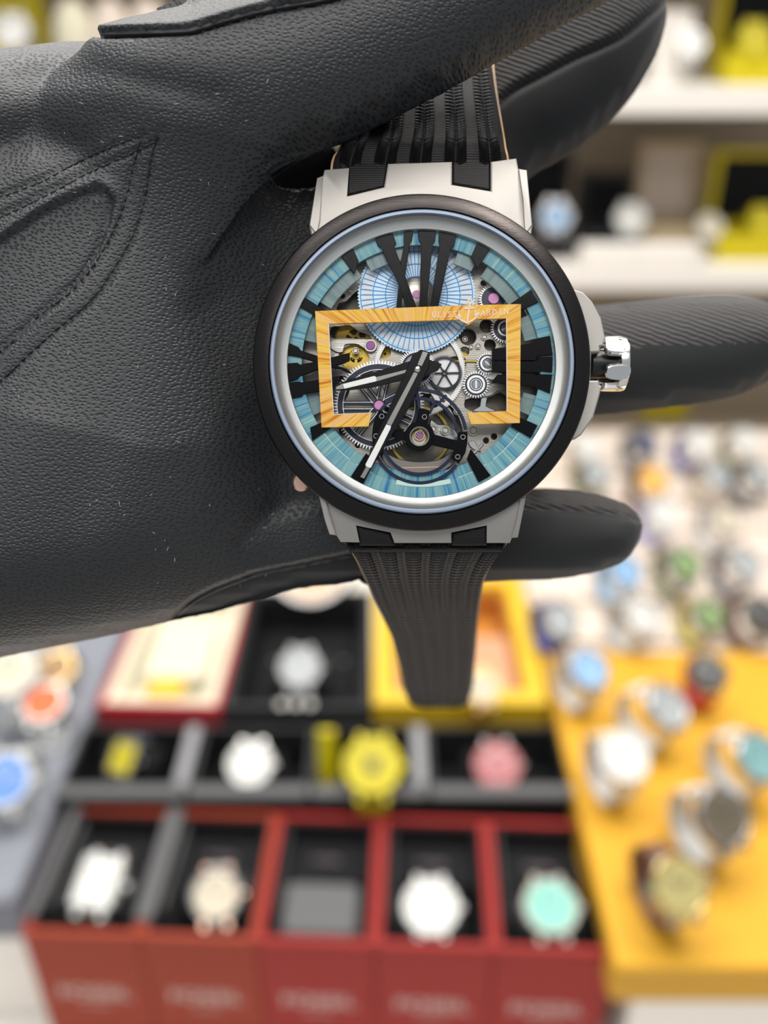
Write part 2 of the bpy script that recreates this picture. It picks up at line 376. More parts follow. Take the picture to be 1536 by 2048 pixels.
for sx in (.035, .112): mk('hinge_stud', move(disc((0, 0), .004, .003, .003, 14, .0005), (sx, .13, h-.05)), dsteel, b, mm=False)
mk('clasp', J(*[move(disc((0, 0), .005, .004, .004, 14, .001), (sx, .003, h)) for sx in (.058, .072, .086)]), steel, b, mm=False)
pillow(display_watch(600, 1335, ZC-.045, 'grey steel chronograph lying in the big open black box', case=dsteel, dial=dGy, strap=sSt, tilt=32, size=1.05), RB[9], blks)
cl = empty('desk_clock', PZ(625, 1185, ZC-.01)+Vector((0, .0, 0))); tag(cl, 'large round pale clock dial standing behind the grey chronograph', 'clock')
Rk = Euler((math.radians(50), 0, 0)).to_matrix()
mk('clock_case', move(lathe((0, 0), [(.001, -.012), (.050, -.012), (.054, 0), (.050, .006), (.046, .006), (.046, .001), (.001, .001)], 48), (0, 0, .045), Rk), steel, cl, mm=False)
mk('clock_dial', move(disc((0, 0), .0455, .0028, .0015, 40), (0, 0, .045), Rk), mat('tan_dial', (.68, .48, .32), .4), cl, mm=False)
mk('clock_foot', move(box(-.03, -.012, 0, .03, .02, .006), (0, 0, 0)), dsteel, cl, mm=False, smooth=False)
b = empty('yellow_watch_box', (-.010, .664, TAB+.0005)); tag(b, 'yellow lacquered open box with orange velvet inside', 'box')
mk('outer_shell', tray(0, 0, 0, .170, .22, h+.006, .019, .03), yel_m, b, mm=False, smooth=False)
mk('orange_lining', tray(.0192, .0192, .0305, .1508, .2008, h-.001, .004, h-.04), ora_m, b, mm=False, smooth=False)
mk('peach_pad', rbox(.024, .024, h-.0395, .146, .130, h-.012, .006), pch_m, b, mm=False)
display_watch(965, 1375, ZC-.012, 'steel watch with orange strap in the yellow box', case=gold, dial=dCr, strap=ora_m, tilt=35, yaw=15, size=.85)

# ---------------------------------------------------------------- yellow tray, beige tray, left grey tray
b = empty('yellow_display_tray', (.40, .57, ZY-.0195)); tag(b, 'wide flat yellow tray with steel watches scattered on it', 'tray')
ys = mat('yellow_satin', (.60, .315, .022), .6, spec=.3, var=(9, .06))
mk('tray_top', rbox(-.235, -.178, -.021, .26, .178, .0195, .006), ys, b, mm=False)
for cx, cy in ((-.12, .02), (-.05, -.10), (.06, .05), (.1, -.06)):
    mk('fabric_fold', (([(cx-.03, cy-.05, .0196), (cx+.008, cy-.05, .0196), (cx-.012, cy+.06, .0196), (cx-.012, cy-.05, .0225)]), [(0, 3, 2), (1, 2, 3), (0, 1, 3)]), ys, b, mm=False)
thing_mesh('tray_riser', box(.19, .41, TAB+.0005, .66, .748, ZY-.042), white_m, 'white riser block under the yellow tray', 'riser', smooth=False)
b = empty('beige_display_tray', (.47, 1.05, TAB+.0005)); tag(b, 'long beige tray of watches behind the yellow tray', 'tray')
bg = mat('beige_linen', (.62, .53, .45), .85, var=(14, .06))
mk('tray_base', rbox(-.30, -.29, 0, .42, .29, ZR-TAB-.0085, .008), bg, b, mm=False)
k0 = 0
for j in range(7):
    mk('padded_rib', rbox(-.29, -.27+j*.08, ZR-TAB-.0082, .41, -.225+j*.08, ZR-TAB-.0005, .006), bg, b, mm=False)
thing_mesh('tray_riser', box(-.625, .457, TAB+.0005, -.287, 1.10, ZG-.0305), white_m, 'white riser block under the grey tray at the left', 'riser', smooth=False)
b = empty('grey_display_tray', (-.285, .452, TAB+.0005)); tag(b, 'grey padded tray of watches at the left edge', 'tray')
gy = mat('grey_felt', (.20, .21, .24), .85, var=(20, .1))
mk('tray_base', box(-.35, 0, ZG-TAB-.030, -.001, .66, ZG-TAB-.001), gy, b, mm=False, smooth=False)
mk('padded_rim', rbox(-.060, 0, ZG-TAB-.0007, -.001, .66, ZG-TAB+.017, .010), gy, b, mm=False)
mk('padded_rim', rbox(-.35, 0, ZG-TAB-.0007, -.062, .045, ZG-TAB+.017, .010), gy, b, mm=False)
G = 'steel watches spread on the yellow tray'
display_watch(1178, 1338, ZY, 'steel watch with pale blue dial, leftmost rear on the yellow tray', dial=dLB, yaw=25, tilt=30, group=G)
display_watch(1338, 1415, ZY, 'steel bracelet watch with silver grey dial near the dark red one', dial=dGy, yaw=35, tilt=38, group=G, bezel=steel, size=1.05)
display_watch(1418, 1345, ZY, 'black watch with red strap on the yellow tray', case=blackp, dial=dBk, strap=sRd, tilt=30, group=G, size=.9)
display_watch(1248, 1512, ZY, 'white dial chronograph with gold accents on the yellow tray', dial=dW, bezel=titan, case=gold, yaw=15, tilt=30, group=G, size=1.08)
display_watch(1520, 1515, ZY, 'steel watch with teal grey dial cut by the right picture edge', dial=mat('dial_teal', (.2, .38, .38), .4), yaw=25, tilt=38, group=G, size=1.05)
display_watch(1450, 1635, ZY, 'dark brown dial steel watch on the yellow tray near the right edge', dial=mat('dial_brown', (.10, .08, .05), .4), case=dsteel, bezel=steel, yaw=20, tilt=34, group=G, size=1.1)
display_watch(1362, 1775, ZY, 'gold and steel chronograph with brown strap at the tray front', dial=mat('dial_olive_gold', (.42, .36, .14), .4), case=steel, bezel=gold, strap=sBr, yaw=12, tilt=42, group=G, size=1.08)
G = 'watches in rows on the beige tray'
for px, py, lb, cs, dl, st, sz in (
    (1121, 1240, 'navy cased watch with blue strap, front left of the beige tray', dsteel, dGy, sBl, 1.),
    (1285, 1232, 'all silver watch in the front row of the beige tray', steel, dW, sSt, 1.05),
    (1420, 1230, 'green and yellow watch in the front row of the beige tray', dsteel, dGr, sYe, .9),
    (1530, 1232, 'brown strapped watch at the right edge, front row of the beige tray', dsteel, dBk, sBr, 1.),
    (1252, 1142, 'light blue watch just below the little finger tip', steel, dLB, sLb, 1.),
    (1372, 1128, 'olive green watch in the second row of the beige tray', dsteel, dGr, sOl, 1.),
    (1492, 1128, 'blue grey watch at right in the second row of the beige tray', steel, dGy, sGy, 1.),
    (1330, 1028, 'white dial watch with lavender strap right of the little finger', titan, dW, S('lavender', (.42, .4, .62)), 1.),
    (1455, 1040, 'pale silver watch in the third row of the beige tray', steel, dCr, sSt, 1.),
    (1308, 958, 'orange gold dial watch on the beige tray', gold, dOr, sBr, 1.),
    (1435, 950, 'grey beige watch beside the orange gold one', steel, dGy, sBe, .95),
    (1522, 950, 'dark grey watch at right edge beyond the pale silver one', dsteel, dGy, sGy, 1.),
    (1290, 885, 'dark navy watch in the far row of the beige tray', dsteel, dNv, sGy, 1.),
    (1400, 885, 'white watch with blue strap in the far row of the beige tray', titan, dW, sBl, 1.),
    (1495, 882, 'white watch with green strap in the far row of the beige tray', titan, dW, sOl, 1.),
    (1195, 945, 'grey green watch showing just right of the big black bezel', dsteel, dGy, sOl, 1.),
    (1175, 895, 'pale watch beside the crown guard in the far row', titan, dW, sBe, .9)):
    display_watch(px, py, ZR, lb, case=cs, dial=dl, strap=st, tilt=40, yaw=20, group=G, size=sz)
G = 'watches on the grey tray'
display_watch(8, 1560, ZG, 'blue dial watch with cream bezel on the grey tray', dial=dBl, bezel=titan, case=titan, tilt=35, group=G, size=1.15)
display_watch(88, 1405, ZG, 'watch with bright orange dial on the grey tray', dial=mat('dial_vermilion', (.70, .12, .015), .5), tilt=20, group=G, size=1.)
display_watch(100, 1470, ZG-.01, 'silver bracelet watch just in front of the orange one', dial=dGy, tilt=45, group=G, size=.8)
display_watch(112, 1335, ZG, 'brown and gold watch behind the orange one', dial=mat('dial_tan', (.35, .2, .08), .4), case=gold, strap=sBk, tilt=30, group=G, size=.9)
display_watch(15, 1345, ZG, 'cream dial watch under the glove edge at far left', dial=dCr, case=titan, tilt=20, group=G, size=1.3)

# ---------------------------------------------------------------- things on the shelves
ybox = mat('lemon_lacquer', (.56, .46, .0), .45)
def shelf_box(px0, px1, py0, zs, y, label, m, inner, lid=True, depth=.09):
    """an upright open presentation box: base tray and raised lid, standing on a shelf"""
    a = PY(px0, 300, y); c = PY(px1, 300, y); wd = c.x-a.x
    s = (py0 is not None) and PY(px0, py0, y+depth).z-zs or .12
    b = empty('presentation_box', (a.x, y, zs+.0005)); tag(b, label, 'box')
    mk('box_base', tray(0, 0, 0, wd, depth, .045, .008, .008), m, b, mm=False, smooth=False)
    mk('base_lining', rbox(.0085, .0085, .0083, wd-.0085, depth-.0085, .0110, .002), inner, b, mm=False)
    if lid:
        l = mk('box_lid', J(box(0, depth, .0455, wd, depth+.012, s), box(0, depth-.02, .0455, .008, depth, s), box(wd-.008, depth-.02, .0455, wd, depth, s), box(.008, depth-.02, s-.008, wd-.008, depth, s)), m, b, mm=False, smooth=False)
        mk('lid_lining', box(.009, depth-.003, .05, wd-.009, depth-.0003, s-.009), inner, l, mm=False, smooth=False)
    return b
GB = 'presentation boxes on the shelves'
shelf_box(1425, 1640, -60, Z1, 1.56, 'yellow presentation box at the top right on the upper shelf', ybox, blk)['group'] = GB
display_watch(1512, 75, Z1+.045, 'bright yellow watch in the upper shelf yellow box', case=mat('yellow_resin'), dial=dYe, strap=sYe, tilt=60, size=1.3, y=1.567)
shelf_box(1470, 1680, 300, Z2, 1.55, 'yellow presentation box on the lower shelf at the right edge', ybox, blk)['group'] = GB
display_watch(1528, 440, Z2+.03, 'yellow watch in the lower shelf yellow box', case=mat('yellow_resin'), dial=dYe, strap=sYe, tilt=60, size=1.2, y=1.567)
shelf_box(1050, 1165, 300, Z2, 1.56, 'black presentation box with blue dial watch beside the metal lug', blks, blk)['group'] = GB
display_watch(1112, 432, Z2+.03, 'pale blue dial watch in the black box on the lower shelf', dial=dLB, case=steel, tilt=62, size=1.3, y=1.567)
shelf_box(1188, 1300, 345, Z2, 1.56, 'black presentation box with white dial watch on the lower shelf', blks, blk)['group'] = GB
display_watch(1262, 436, Z2+.03, 'white dial watch in the black box on the lower shelf', dial=dW, case=titan, strap=sBk, tilt=62, size=1.3, y=1.567)
shelf_box(1308, 1440, 285, Z2, 1.60, 'beige presentation box on the lower shelf', mat('sand_paper', (.52, .42, .26), .6), bg)['group'] = GB
display_watch(1420, 452, Z2+.03, 'cream strapped watch on the beige cushion of the lower shelf', dial=dCr, case=titan, strap=sBe, tilt=50, size=1.1, y=1.567)
for px, lb in ((1225, 'white riser plinth left of the beige box on the lower shelf'), (1345, 'cream riser plinth in front of the beige box')):
    c = PY(px, 500, 1.51); thing_mesh('riser_plinth', move(rbox(-.05, 0, 0, .05, .045, .032, .005), (c.x, 1.505, Z2+.0005)), white_m, lb, 'riser')
c = PY(1340, 100, 1.60); thing_mesh('watch_stand', move(rbox(-.028, -.02, 0, .028, .02, .10, .008), (c.x, 1.6, Z1+.0005)), white_m, 'white upright watch pillow on the upper shelf', 'stand')
display_watch(1385, 85, Z1, 'silver watch leaning beside the white pillow on the upper shelf', dial=dW, case=steel, tilt=60, size=1.0, y=1.55)
shelf_box(-150, 95, -60, Z1, 1.56, 'yellow presentation box at the top left corner', ybox, ybox)['group'] = GB
display_watch(22, 60, Z1+.03, 'white dial watch in the yellow box at the top left corner', dial=dW, case=steel, tilt=60, size=1.4, y=1.567)
for px, lb in ((150, 'cream watch pillow just above the glove at the top left'), (225, 'beige watch pillow second from the top left corner'), (300, 'white watch pillow next to the raised leather panel')):
    c = PY(px, 60, 1.58); thing_mesh('watch_pillow', move(ball((0, 0, .06), .034, 18, 10, (1, .8, 1.7)), (c.x, 1.58, Z1)), cream_m if px < 200 else bg, lb, 'pillow')
c = PZ(1330, 828, TAB+.01); thing_mesh('price_card', box(c.x-.05, c.y, TAB+.0005, c.x+.045, c.y+.02, TAB+.05), ybox, 'small yellow card showing under the pointing middle finger', 'card', smooth=False)
# ================================================================ THE HELD WATCH (units mm, in a frame parallel to the picture plane)
HOLD = CAM + RM @ Vector((0, 0, -D0*.001))
WO = W(844, 723, 0)
watch = empty('skeleton_wristwatch', HOLD + RM @ (WO*.001), CAMROT)
tag(watch, 'large skeleton wristwatch with black bezel and yellow rectangular frame, held in the glove', 'watch')
def cm(px, py, z): p = W(px, py, z); return (p.x, p.y)
def Rr(r, z): return r*(D0-z)/F
def wp(name, vf, m, parent=None, **k): return mk(name, vf, m, parent or watch, off=WO, **k)
C0 = (WO.x, WO.y)
# --- materials
silver = mat('sandblasted_titanium', (.39, .37, .345), .55, .5, bump=('noise', 9000, .00001))
bezm = mat('black_ceramic_brushed', (.040, .036, .035), .33, 1., bump=('brushx', 6000, .00002))
brush = mat('brushed_movement_steel', (.34, .32, .285), .36, .9, bump=('brushx', 9000, .00002))
brush2 = mat('satin_bridge_steel', (.44, .42, .38), .34, .9, bump=('brushx', 8000, .00002))
deep = mat('movement_floor', (.16, .145, .12), .4, .8, var=(900, .5))
pol = mat('mirror_steel', (.85, .84, .80), .16, 1.)
white_refl = mat('white_reflection', (.97, .96, .92), .5)  # mirror steel's white reflection painted as a diffuse colour
wsteel = mat('bright_tooth_steel', (.88, .88, .88), .3, .6)
navy = mat('navy_blued_steel', (.014, .020, .058), .28, .3)
dgear = mat('dark_gear_steel', (.035, .038, .055), .3, .6)
ink = mat('black_gloss_numeral', (.003, .003, .004), .25, spec=.12)
hand_m = mat('black_hand', (.004, .004, .005), .25, spec=.25)
groovem = mat('grey_groove_reflection', (.30, .29, .27), .3, .7)  # grey reflection of the hand groove put into the base colour
lume = mat('white_lume', (.95, .95, .90), .5)
ruby = mat('pink_ruby', (.80, .33, .66), .15, coat=.7); purp = mat('purple_ruby', (.35, .13, .38), .15, coat=.7)
wgold = mat('movement_gold', (.52, .36, .08), .3, .9)
letm = mat('pale_lettering', (.98, .80, .62), .5)
# blue-green streaked ring, gold streaked frame: colours vary with the angle about the dial centre
def streak(name, centre, stops, scale, rough=.4, alpha=1., spec=.5, radial=.03, second=None, bdist=0):
    m = mat(name, (.5, .5, .5), rough, spec=spec); N, L, b = nodes(m)
    tc = N.new('ShaderNodeTexCoord'); sp = N.new('ShaderNodeSeparateXYZ')
    va = N.new('ShaderNodeVectorMath'); va.operation = 'SUBTRACT'; va.inputs[1].default_value = (centre[0]*.001, centre[1]*.001, 0)
    L.new(tc.outputs['Object'], va.inputs[0]); L.new(va.outputs[0], sp.inputs[0])
    at = N.new('ShaderNodeMath'); at.operation = 'ARCTAN2'; L.new(sp.outputs[1], at.inputs[0]); L.new(sp.outputs[0], at.inputs[1])
    ln = N.new('ShaderNodeVectorMath'); ln.operation = 'LENGTH'; L.new(va.outputs[0], ln.inputs[0])
    mr = N.new('ShaderNodeMath'); mr.operation = 'MULTIPLY'; mr.inputs[1].default_value = 1000*radial; L.new(ln.outputs['Value'], mr.inputs[0])
    ms = N.new('ShaderNodeMath'); ms.operation = 'MULTIPLY'; ms.inputs[1].default_value = scale; L.new(at.outputs[0], ms.inputs[0])
    cb = N.new('ShaderNodeCombineXYZ'); L.new(ms.outputs[0], cb.inputs[0]); L.new(mr.outputs[0], cb.inputs[1])
    n = N.new('ShaderNodeTexNoise'); n.inputs['Scale'].default_value = 1.; n.inputs['Detail'].default_value = 3; n.inputs['Roughness'].default_value = .7; L.new(cb.outputs[0], n.inputs['Vector'])
    r = N.new('ShaderNodeValToRGB'); L.new(n.outputs[0], r.inputs[0])
    e = r.color_ramp.elements
    while len(e) < len(stops): e.new(.5)
    for q, (p, c) in zip(e, stops): q.position = p; q.color = (*c, 1)
    L.new(r.outputs[0], b.inputs['Base Color']); b.inputs['Alpha'].default_value = alpha
    return m
teal = streak('teal_streaked_enamel', (0, 0), [(.34, (.01, .12, .32)), (.41, (.03, .27, .43)), (.46, (.18, .40, .43)), (.50, (.08, .29, .42)), (.54, (.25, .46, .42)), (.60, (.13, .38, .50)), (.66, (.38, .58, .38))], 34, .35)
tealg = streak('teal_grey_smoked_glass', (0, 0), [(.3, (.14, .24, .27)), (.45, (.22, .32, .33)), (.55, (.25, .37, .36)), (.7, (.30, .42, .40))], 22, .25, alpha=.72)
PV = W(834, 737, -2.4)-WO
goldw = streak('golden_streaked_frame', (PV.x, PV.y), [(.34, (.62, .19, .03)), (.42, (.84, .38, .06)), (.47, (.92, .58, .04)), (.51, (.90, .44, .20)), (.56, (.96, .66, .07)), (.64, (.92, .48, .28))], 21, .55, spec=.2, radial=.05)
# --- case
side = [(612, 480), (626, 400), (634, 353), (645, 349), (662, 480)]
topz = lambda x, y: -1.7-.018*max(0, abs(y-723)-300)*1.0
def rim(a0, a1, r=309): return [(844+r*math.cos(math.radians(a0+(a1-a0)*k/16)), 723-r*math.sin(math.radians(a0+(a1-a0)*k/16))) for k in range(17)]
top_lug = rim(46, 134)+[(619, 452), (634, 356), (646, 351), (649, 339), (698, 335), (694, 392), (768, 374), (776, 327), (904, 323), (904, 369), (982, 382), (982, 323), (1033, 316), (1037, 337), (1054, 340), (1065, 450)]
wp('upper_lugs', prism(top_lug, topz, 8.2, .18), silver)
bot_lug = rim(227, 313)+[(1051, 1000), (1036, 1075), (1024, 1076), (1020, 1086), (974, 1086), (974, 1051), (903, 1065), (903, 1086), (789, 1086), (781, 1065), (712, 1051), (719, 1085), (681, 1084), (673, 1071), (659, 1069), (649, 1039), (637, 990)]
wp('lower_lugs', prism(bot_lug, topz, 8.2, .18), silver)
for q in ([(634, 356), (646, 351), (640, 440), (634, 470), (619, 450)], [(1037, 337), (1054, 340), (1064, 450), (1050, 470), (1046, 400)],
          [(637, 985), (649, 1039), (659, 1069), (672, 1070), (660, 1030), (648, 985)], [(1024, 1075), (1036, 1074), (1051, 995), (1040, 995), (1034, 1040)]):
    wp('lug_side_strip', prism(q, lambda x, y: topz(x, y)+.22, .8, .1), silver)
wp('case_band', lathe(C0, [(18.2, -2.7), (22.2, -2.7), (22.5, -3), (22.3, -9.5), (20.5, -11), (18.2, -11)], 120), silver)
wp('case_back', disc(C0, 15.5, -10.2, .9, 80, .2), silver)
bz = wp('bezel', lathe(C0, [(20.5, -2.6), (20.5, -.3), (20.7, .0), (22.6, -.55), (22.85, -.85), (22.88, -1.2), (22.85, -3.0), (22.2, -3.2)], 200), bezm)
wp('crystal_gasket', lathe(C0, [(19.8, -.5), (19.85, -.1), (20.0, .1), (20.3, .1), (20.48, -.1), (20.48, -1.2), (19.8, -1.2)], 160), mat('blue_white_crystal_edge', (.24, .29, .38), .35, .3))
rehm = mat('brushed_rehaut_steel', (.52, .53, .515), .42, .75, bump=('noise', 14000, .00001))
wp('flange_ring', lathe(C0, [(20.2, -1.25), (19.84, -.45), (19.5, -1.0), (19.0, -1.25), (18.32, -1.4), (18.25, -1.5), (18.25, -2.5), (20.2, -2.6)], 200), rehm)
# crystal: thin sapphire sheet, mostly clear with Fresnel reflection
cg = bpy.data.materials.new('clear_sapphire'); cg.use_nodes = True; MATS['clear_sapphire'] = cg
N, L = cg.node_tree.nodes, cg.node_tree.links; N.remove(N['Principled BSDF'])
tr = N.new('ShaderNodeBsdfTransparent'); gl = N.new('ShaderNodeBsdfGlossy'); gl.inputs['Roughness'].default_value = .03
fr = N.new('ShaderNodeFresnel'); fr.inputs[0].default_value = 1.10; mx = N.new('ShaderNodeMixShader')
L.new(fr.outputs[0], mx.inputs[0]); L.new(tr.outputs[0], mx.inputs[1]); L.new(gl.outputs[0], mx.inputs[2]); L.new(mx.outputs[0], N['Material Output'].inputs[0])
wp('crystal', lathe(C0, [(19.9, -.12), (17, .02), (13, .15), (8, .25), (3, .3), (.01, .3)], 96, closed=False), cg)
# --- dial ring: teal streaked outer ring, smoked inner ring
ZA = -2.3
CA = C0
wp('dial_ring', lathe(CA, [(Rr(239, ZA), ZA-.5), (Rr(239, ZA), ZA-.02), (Rr(241, ZA), ZA), (18.6, ZA), (18.6, ZA-.5)], 160), teal)
sr = []
def arcring(a0, a1, r1, r2, z, th): return ringp(CA, Rr(r1, z), Rr(r2, z), z, th, max(8, int(abs(a1-a0)/3)), math.radians(a0), math.radians(a1), .06)
for a0, a1 in ((34, 56), (62, 72), (98, 118), (124, 148), (13, 25), (-25, -15), (155, 168), (192, 205)):
    wp('smoked_segment', arcring(a0, a1, 212, 239, ZA-.55, .35), tealg)
wp('lower_dial_segment', arcring(210, 330, 216, 239.5, ZA-.3, .3), teal)
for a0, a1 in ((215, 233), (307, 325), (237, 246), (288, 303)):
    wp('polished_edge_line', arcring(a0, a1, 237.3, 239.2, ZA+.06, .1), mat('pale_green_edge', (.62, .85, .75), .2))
wp('six_o_clock_highlight', arcring(258, 284, 236, 246, ZA+.12, .15), mat('pale_green_edge'))  # highlight strip painted in as a pale green segment
# --- movement plate with real cut-outs
ZM = -5.2
plate = wp('main_plate', disc(cm(841, 733, ZM), Rr(236, ZM), ZM, .9, 120), brush)
def blob(pts, step=1.2): return smooth_poly([cm(x, y, ZM) for x, y in pts], .5)
cut = []
def hole(px, py, r): cut.append(move(disc(cm(px, py, ZM), Rr(r, ZM), 3, 6, 28), (0, 0, ZM)))
def pocket(pts): cut.append(move(prism_mm(blob(pts), 3, 6), (0, 0, ZM)))
pocket([(672, 617), (678, 606), (692, 602), (704, 590), (718, 580), (735, 590), (740, 622), (700, 640)])
pocket([(661, 655), (678, 652), (700, 650), (716, 662), (738, 670), (744, 678), (690, 676), (664, 676)])
pocket([(684, 700), (700, 690), (722, 690), (736, 706), (738, 724), (716, 738), (690, 735), (676, 716)])
hole(769, 705, 13); hole(936, 674, 17); hole(921, 668, 9); hole(980, 690, 12); hole(929, 703, 10); hole(973, 652, 14)
pocket([(916, 546), (928, 552), (936, 580), (928, 600), (918, 585)])
pocket([(930, 800), (940, 796), (975, 795), (1000, 784), (1012, 790), (1012, 820), (985, 824), (940, 822), (929, 815)])
hole(967, 566, 6); hole(685, 592, 5.5); hole(988, 873, 6.5); hole(972, 881, 6.3); hole(687, 862, 9); hole(716, 890, 6.5); hole(673, 690, 8)
hole(839, 873, 88)
pocket([(900, 715), (930, 716), (930, 740), (915, 760), (898, 745)])
pocket([(668, 760), (690, 752), (700, 775), (690, 800), (668, 800)])
cv, cf = J(*cut)
cutter = mk('cutter_temp', (cv, cf), brush, watch, off=WO, smooth=False)
md = plate.modifiers.new('b', 'BOOLEAN'); md.object = cutter; md.operation = 'DIFFERENCE'; md.solver = 'EXACT'; md.use_self = True
bpy.context.view_layer.update(); dg = bpy.context.evaluated_depsgraph_get()
nm = bpy.data.meshes.new_from_object(plate.evaluated_get(dg)); plate.modifiers.clear(); plate.data = nm
bpy.data.objects.remove(cutter)
wp('movement_floor', disc(cm(841, 733, -7.4), Rr(232, -7.4), -7.4, .6, 80), deep)
# bridges, countersinks and screws on the plate
def scr(px, py, r, z=-4.95, m=pol, slot=None, parent=None):
    c = cm(px, py, z)
    o = wp('screw', J(ringp(c, Rr(r*.72, z), Rr(r, z), z, .3, 24, b=.03), disc(c, Rr(r*.55, z), z+.02, .3, 18, .03)), m, parent)
    if slot is not None:
        d = Vector((math.cos(slot), math.sin(slot)))*Rr(r*.5, z); wp('screw_slot', bar(Vector(c)-d, Vector(c)+d, Rr(r*.22, z), z+.05, .06), ink, o)
    return o
for x, y, r in ((701, 582, 6), (930, 678, 6), (969, 674, 7), (956, 692, 6.5), (942, 694, 5), (711, 701, 7), (914, 823, 7), (895, 806, 6), (947, 861, 11), (866, 858, 9), (891, 861, 9), (673, 690, 9.5)):
    scr(x, y, r, m=brush2)
def bridge(pts, z=-4.85, th=.35, m=brush2): return wp('bridge', prism_mm(smooth_poly([cm(x, y, z) for x, y in pts], .45), z, th, .07), m)
bridge([(661, 680), (700, 678), (736, 678), (752, 684), (754, 696), (742, 705), (730, 698), (712, 688), (690, 690), (686, 704), (672, 704), (662, 698)])
bridge([(664, 712), (676, 706), (682, 716), (676, 730), (668, 745), (662, 745)])
bridge([(936, 786), (960, 778), (990, 765), (1010, 766), (1012, 778), (996, 782), (978, 792), (945, 795), (930, 800)])
bridge([(945, 823), (960, 812), (962, 797), (975, 796), (972, 812), (992, 822)], m=pol)
bridge([(936, 884), (948, 880), (956, 895), (962, 903), (952, 902), (940, 893)], m=pol)
bridge([(968, 888), (955, 903), (945, 912), (940, 908), (955, 896), (962, 886)], m=pol)
# gold wheels deep in the movement
def wheel(name, px, py, ro, rr, n, ri, z, th, rim_m, spokes=0, sw=3, hub=6, hub_m=None, ph=0, pair=0, parent=None):
    c = cm(px, py, z); g = [gearp(c, Rr(ro, z), Rr(rr, z), n, Rr(ri, z), z, th)]
    o = wp(name, g[0], rim_m, parent, ang=20)
    sp = []
    for k in range(spokes):
        a = ph+2*PI*k/spokes
        for s in ((-1, 1) if pair else (0,)):
            ox, oy = -math.sin(a)*s*pair, math.cos(a)*s*pair
            sp.append(bar(cm(px+ox+math.cos(a)*hub*.5, py-oy-math.sin(a)*hub*.5, z), cm(px+ox+math.cos(a)*(ri+1), py-oy-math.sin(a)*(ri+1), z), Rr(sw, z), z-.03, th*.8, .02))
    if sp: wp('wheel_spokes', J(*sp), rim_m, o)
    if hub: wp('wheel_hub', J(ringp(c, Rr(hub*.45, z), Rr(hub, z), z+.06, th, 30)), hub_m or rim_m, o)
    return o
wheel('gold_train_wheel', 712, 678, 42, 38, 60, 20, -6.3, .3, wgold, 5, 6, 9)
wheel('gold_train_wheel', 712, 712, 34, 30, 48, 14, -6.0, .3, wgold, 4, 6, 7)
wheel('gold_train_wheel', 925, 728, 26, 23, 40, 10, -6.6, .3, wgold, 4, 5, 7)
wheel('gold_train_wheel', 770, 708, 14, 12, 24, 5, -6.4, .3, wgold, 3, 4, 5)
wp('gold_stud_bar', bar(cm(905, 722, -4.9), cm(955, 722, -4.9), Rr(4, -5), -4.9, .3, .05), wgold)
# large centre ring wheel, its white reflection put into the colour
z = -4.7
wheel('white_center_wheel', 838, 740, 93.5, 90.5, 130, 82, z, .35, white_refl, 0, 0, 0)
for a, w_ in ((302, 9), (318, 6)):
    d = math.radians(a); wp('ring_wheel_spoke', bar(cm(838+20*math.cos(d), 740-20*math.sin(d), z), cm(838+83*math.cos(d), 740-83*math.sin(d), z), Rr(w_, z), z-.02, .25), white_refl)
# blue guilloche barrel disc
z = -4.25; BX, BY = 833, 590; cB = cm(BX, BY, z)
bd = wp('barrel_disc', gearp(cB, Rr(118, z), Rr(115.5, z), 110, .01, z, .5), mat('pale_blue_silver', (.50, .66, .80), .4, .3, bump=('brushx', 9000, .00001)), ang=20)
bl = mat('sky_blue_enamel', (.05, .28, .62), .4); cellb = mat('icy_cell_steel', (.60, .74, .86), .35, .45)
rl = [ringp(cB, Rr(r-.9, z), Rr(r+.9, z), z+.07, .1, 110, b=.01) for r in (37, 62, 87, 112)]
cells = []
for r1, r2, n in ((37, 62, 62), (62, 87, 62), (87, 112, 62)):
    for k in range(n):
        a = 2*PI*(k+.5*(r1 == 62)*0)/n; u = (math.cos(a), math.sin(a))
        rl.append(bar((cB[0]+u[0]*Rr(r1, z), cB[1]+u[1]*Rr(r1, z)), (cB[0]+u[0]*Rr(r2, z), cB[1]+u[1]*Rr(r2, z)), Rr(1.5, z), z+.065, .08))
        if r1 == 87:
            a1, a2 = a+.16*2*PI/n, a+.84*2*PI/n
            q = [(cB[0]+math.cos(t)*Rr(r, z), cB[1]+math.sin(t)*Rr(r, z)) for t, r in ((a1, r1+4), (a1, r2-4), (a2, r2-4), (a2, r1+4))]
            cells.append(prism_mm(q, z+.05, .06))
wp('blue_grid_lines', J(*rl), bl, bd, smooth=False)
wp('grid_cell_pads', J(*cells), mat('light_grey_cell', (.66, .68, .71), .45, .2), bd, smooth=False)
wp('disc_cone', lathe(cB, [(Rr(36, z), z), (Rr(34, z), z+.12), (Rr(10, z), z+.3), (.01, z+.3)], 50, closed=False), brush2, bd)
wp('jewel', J(disc(cB, Rr(8.5, z), z+.42, .2, 24, .06), ringp(cB, Rr(4, z), Rr(5, z), z+.44, .1, 20)), ruby, bd)
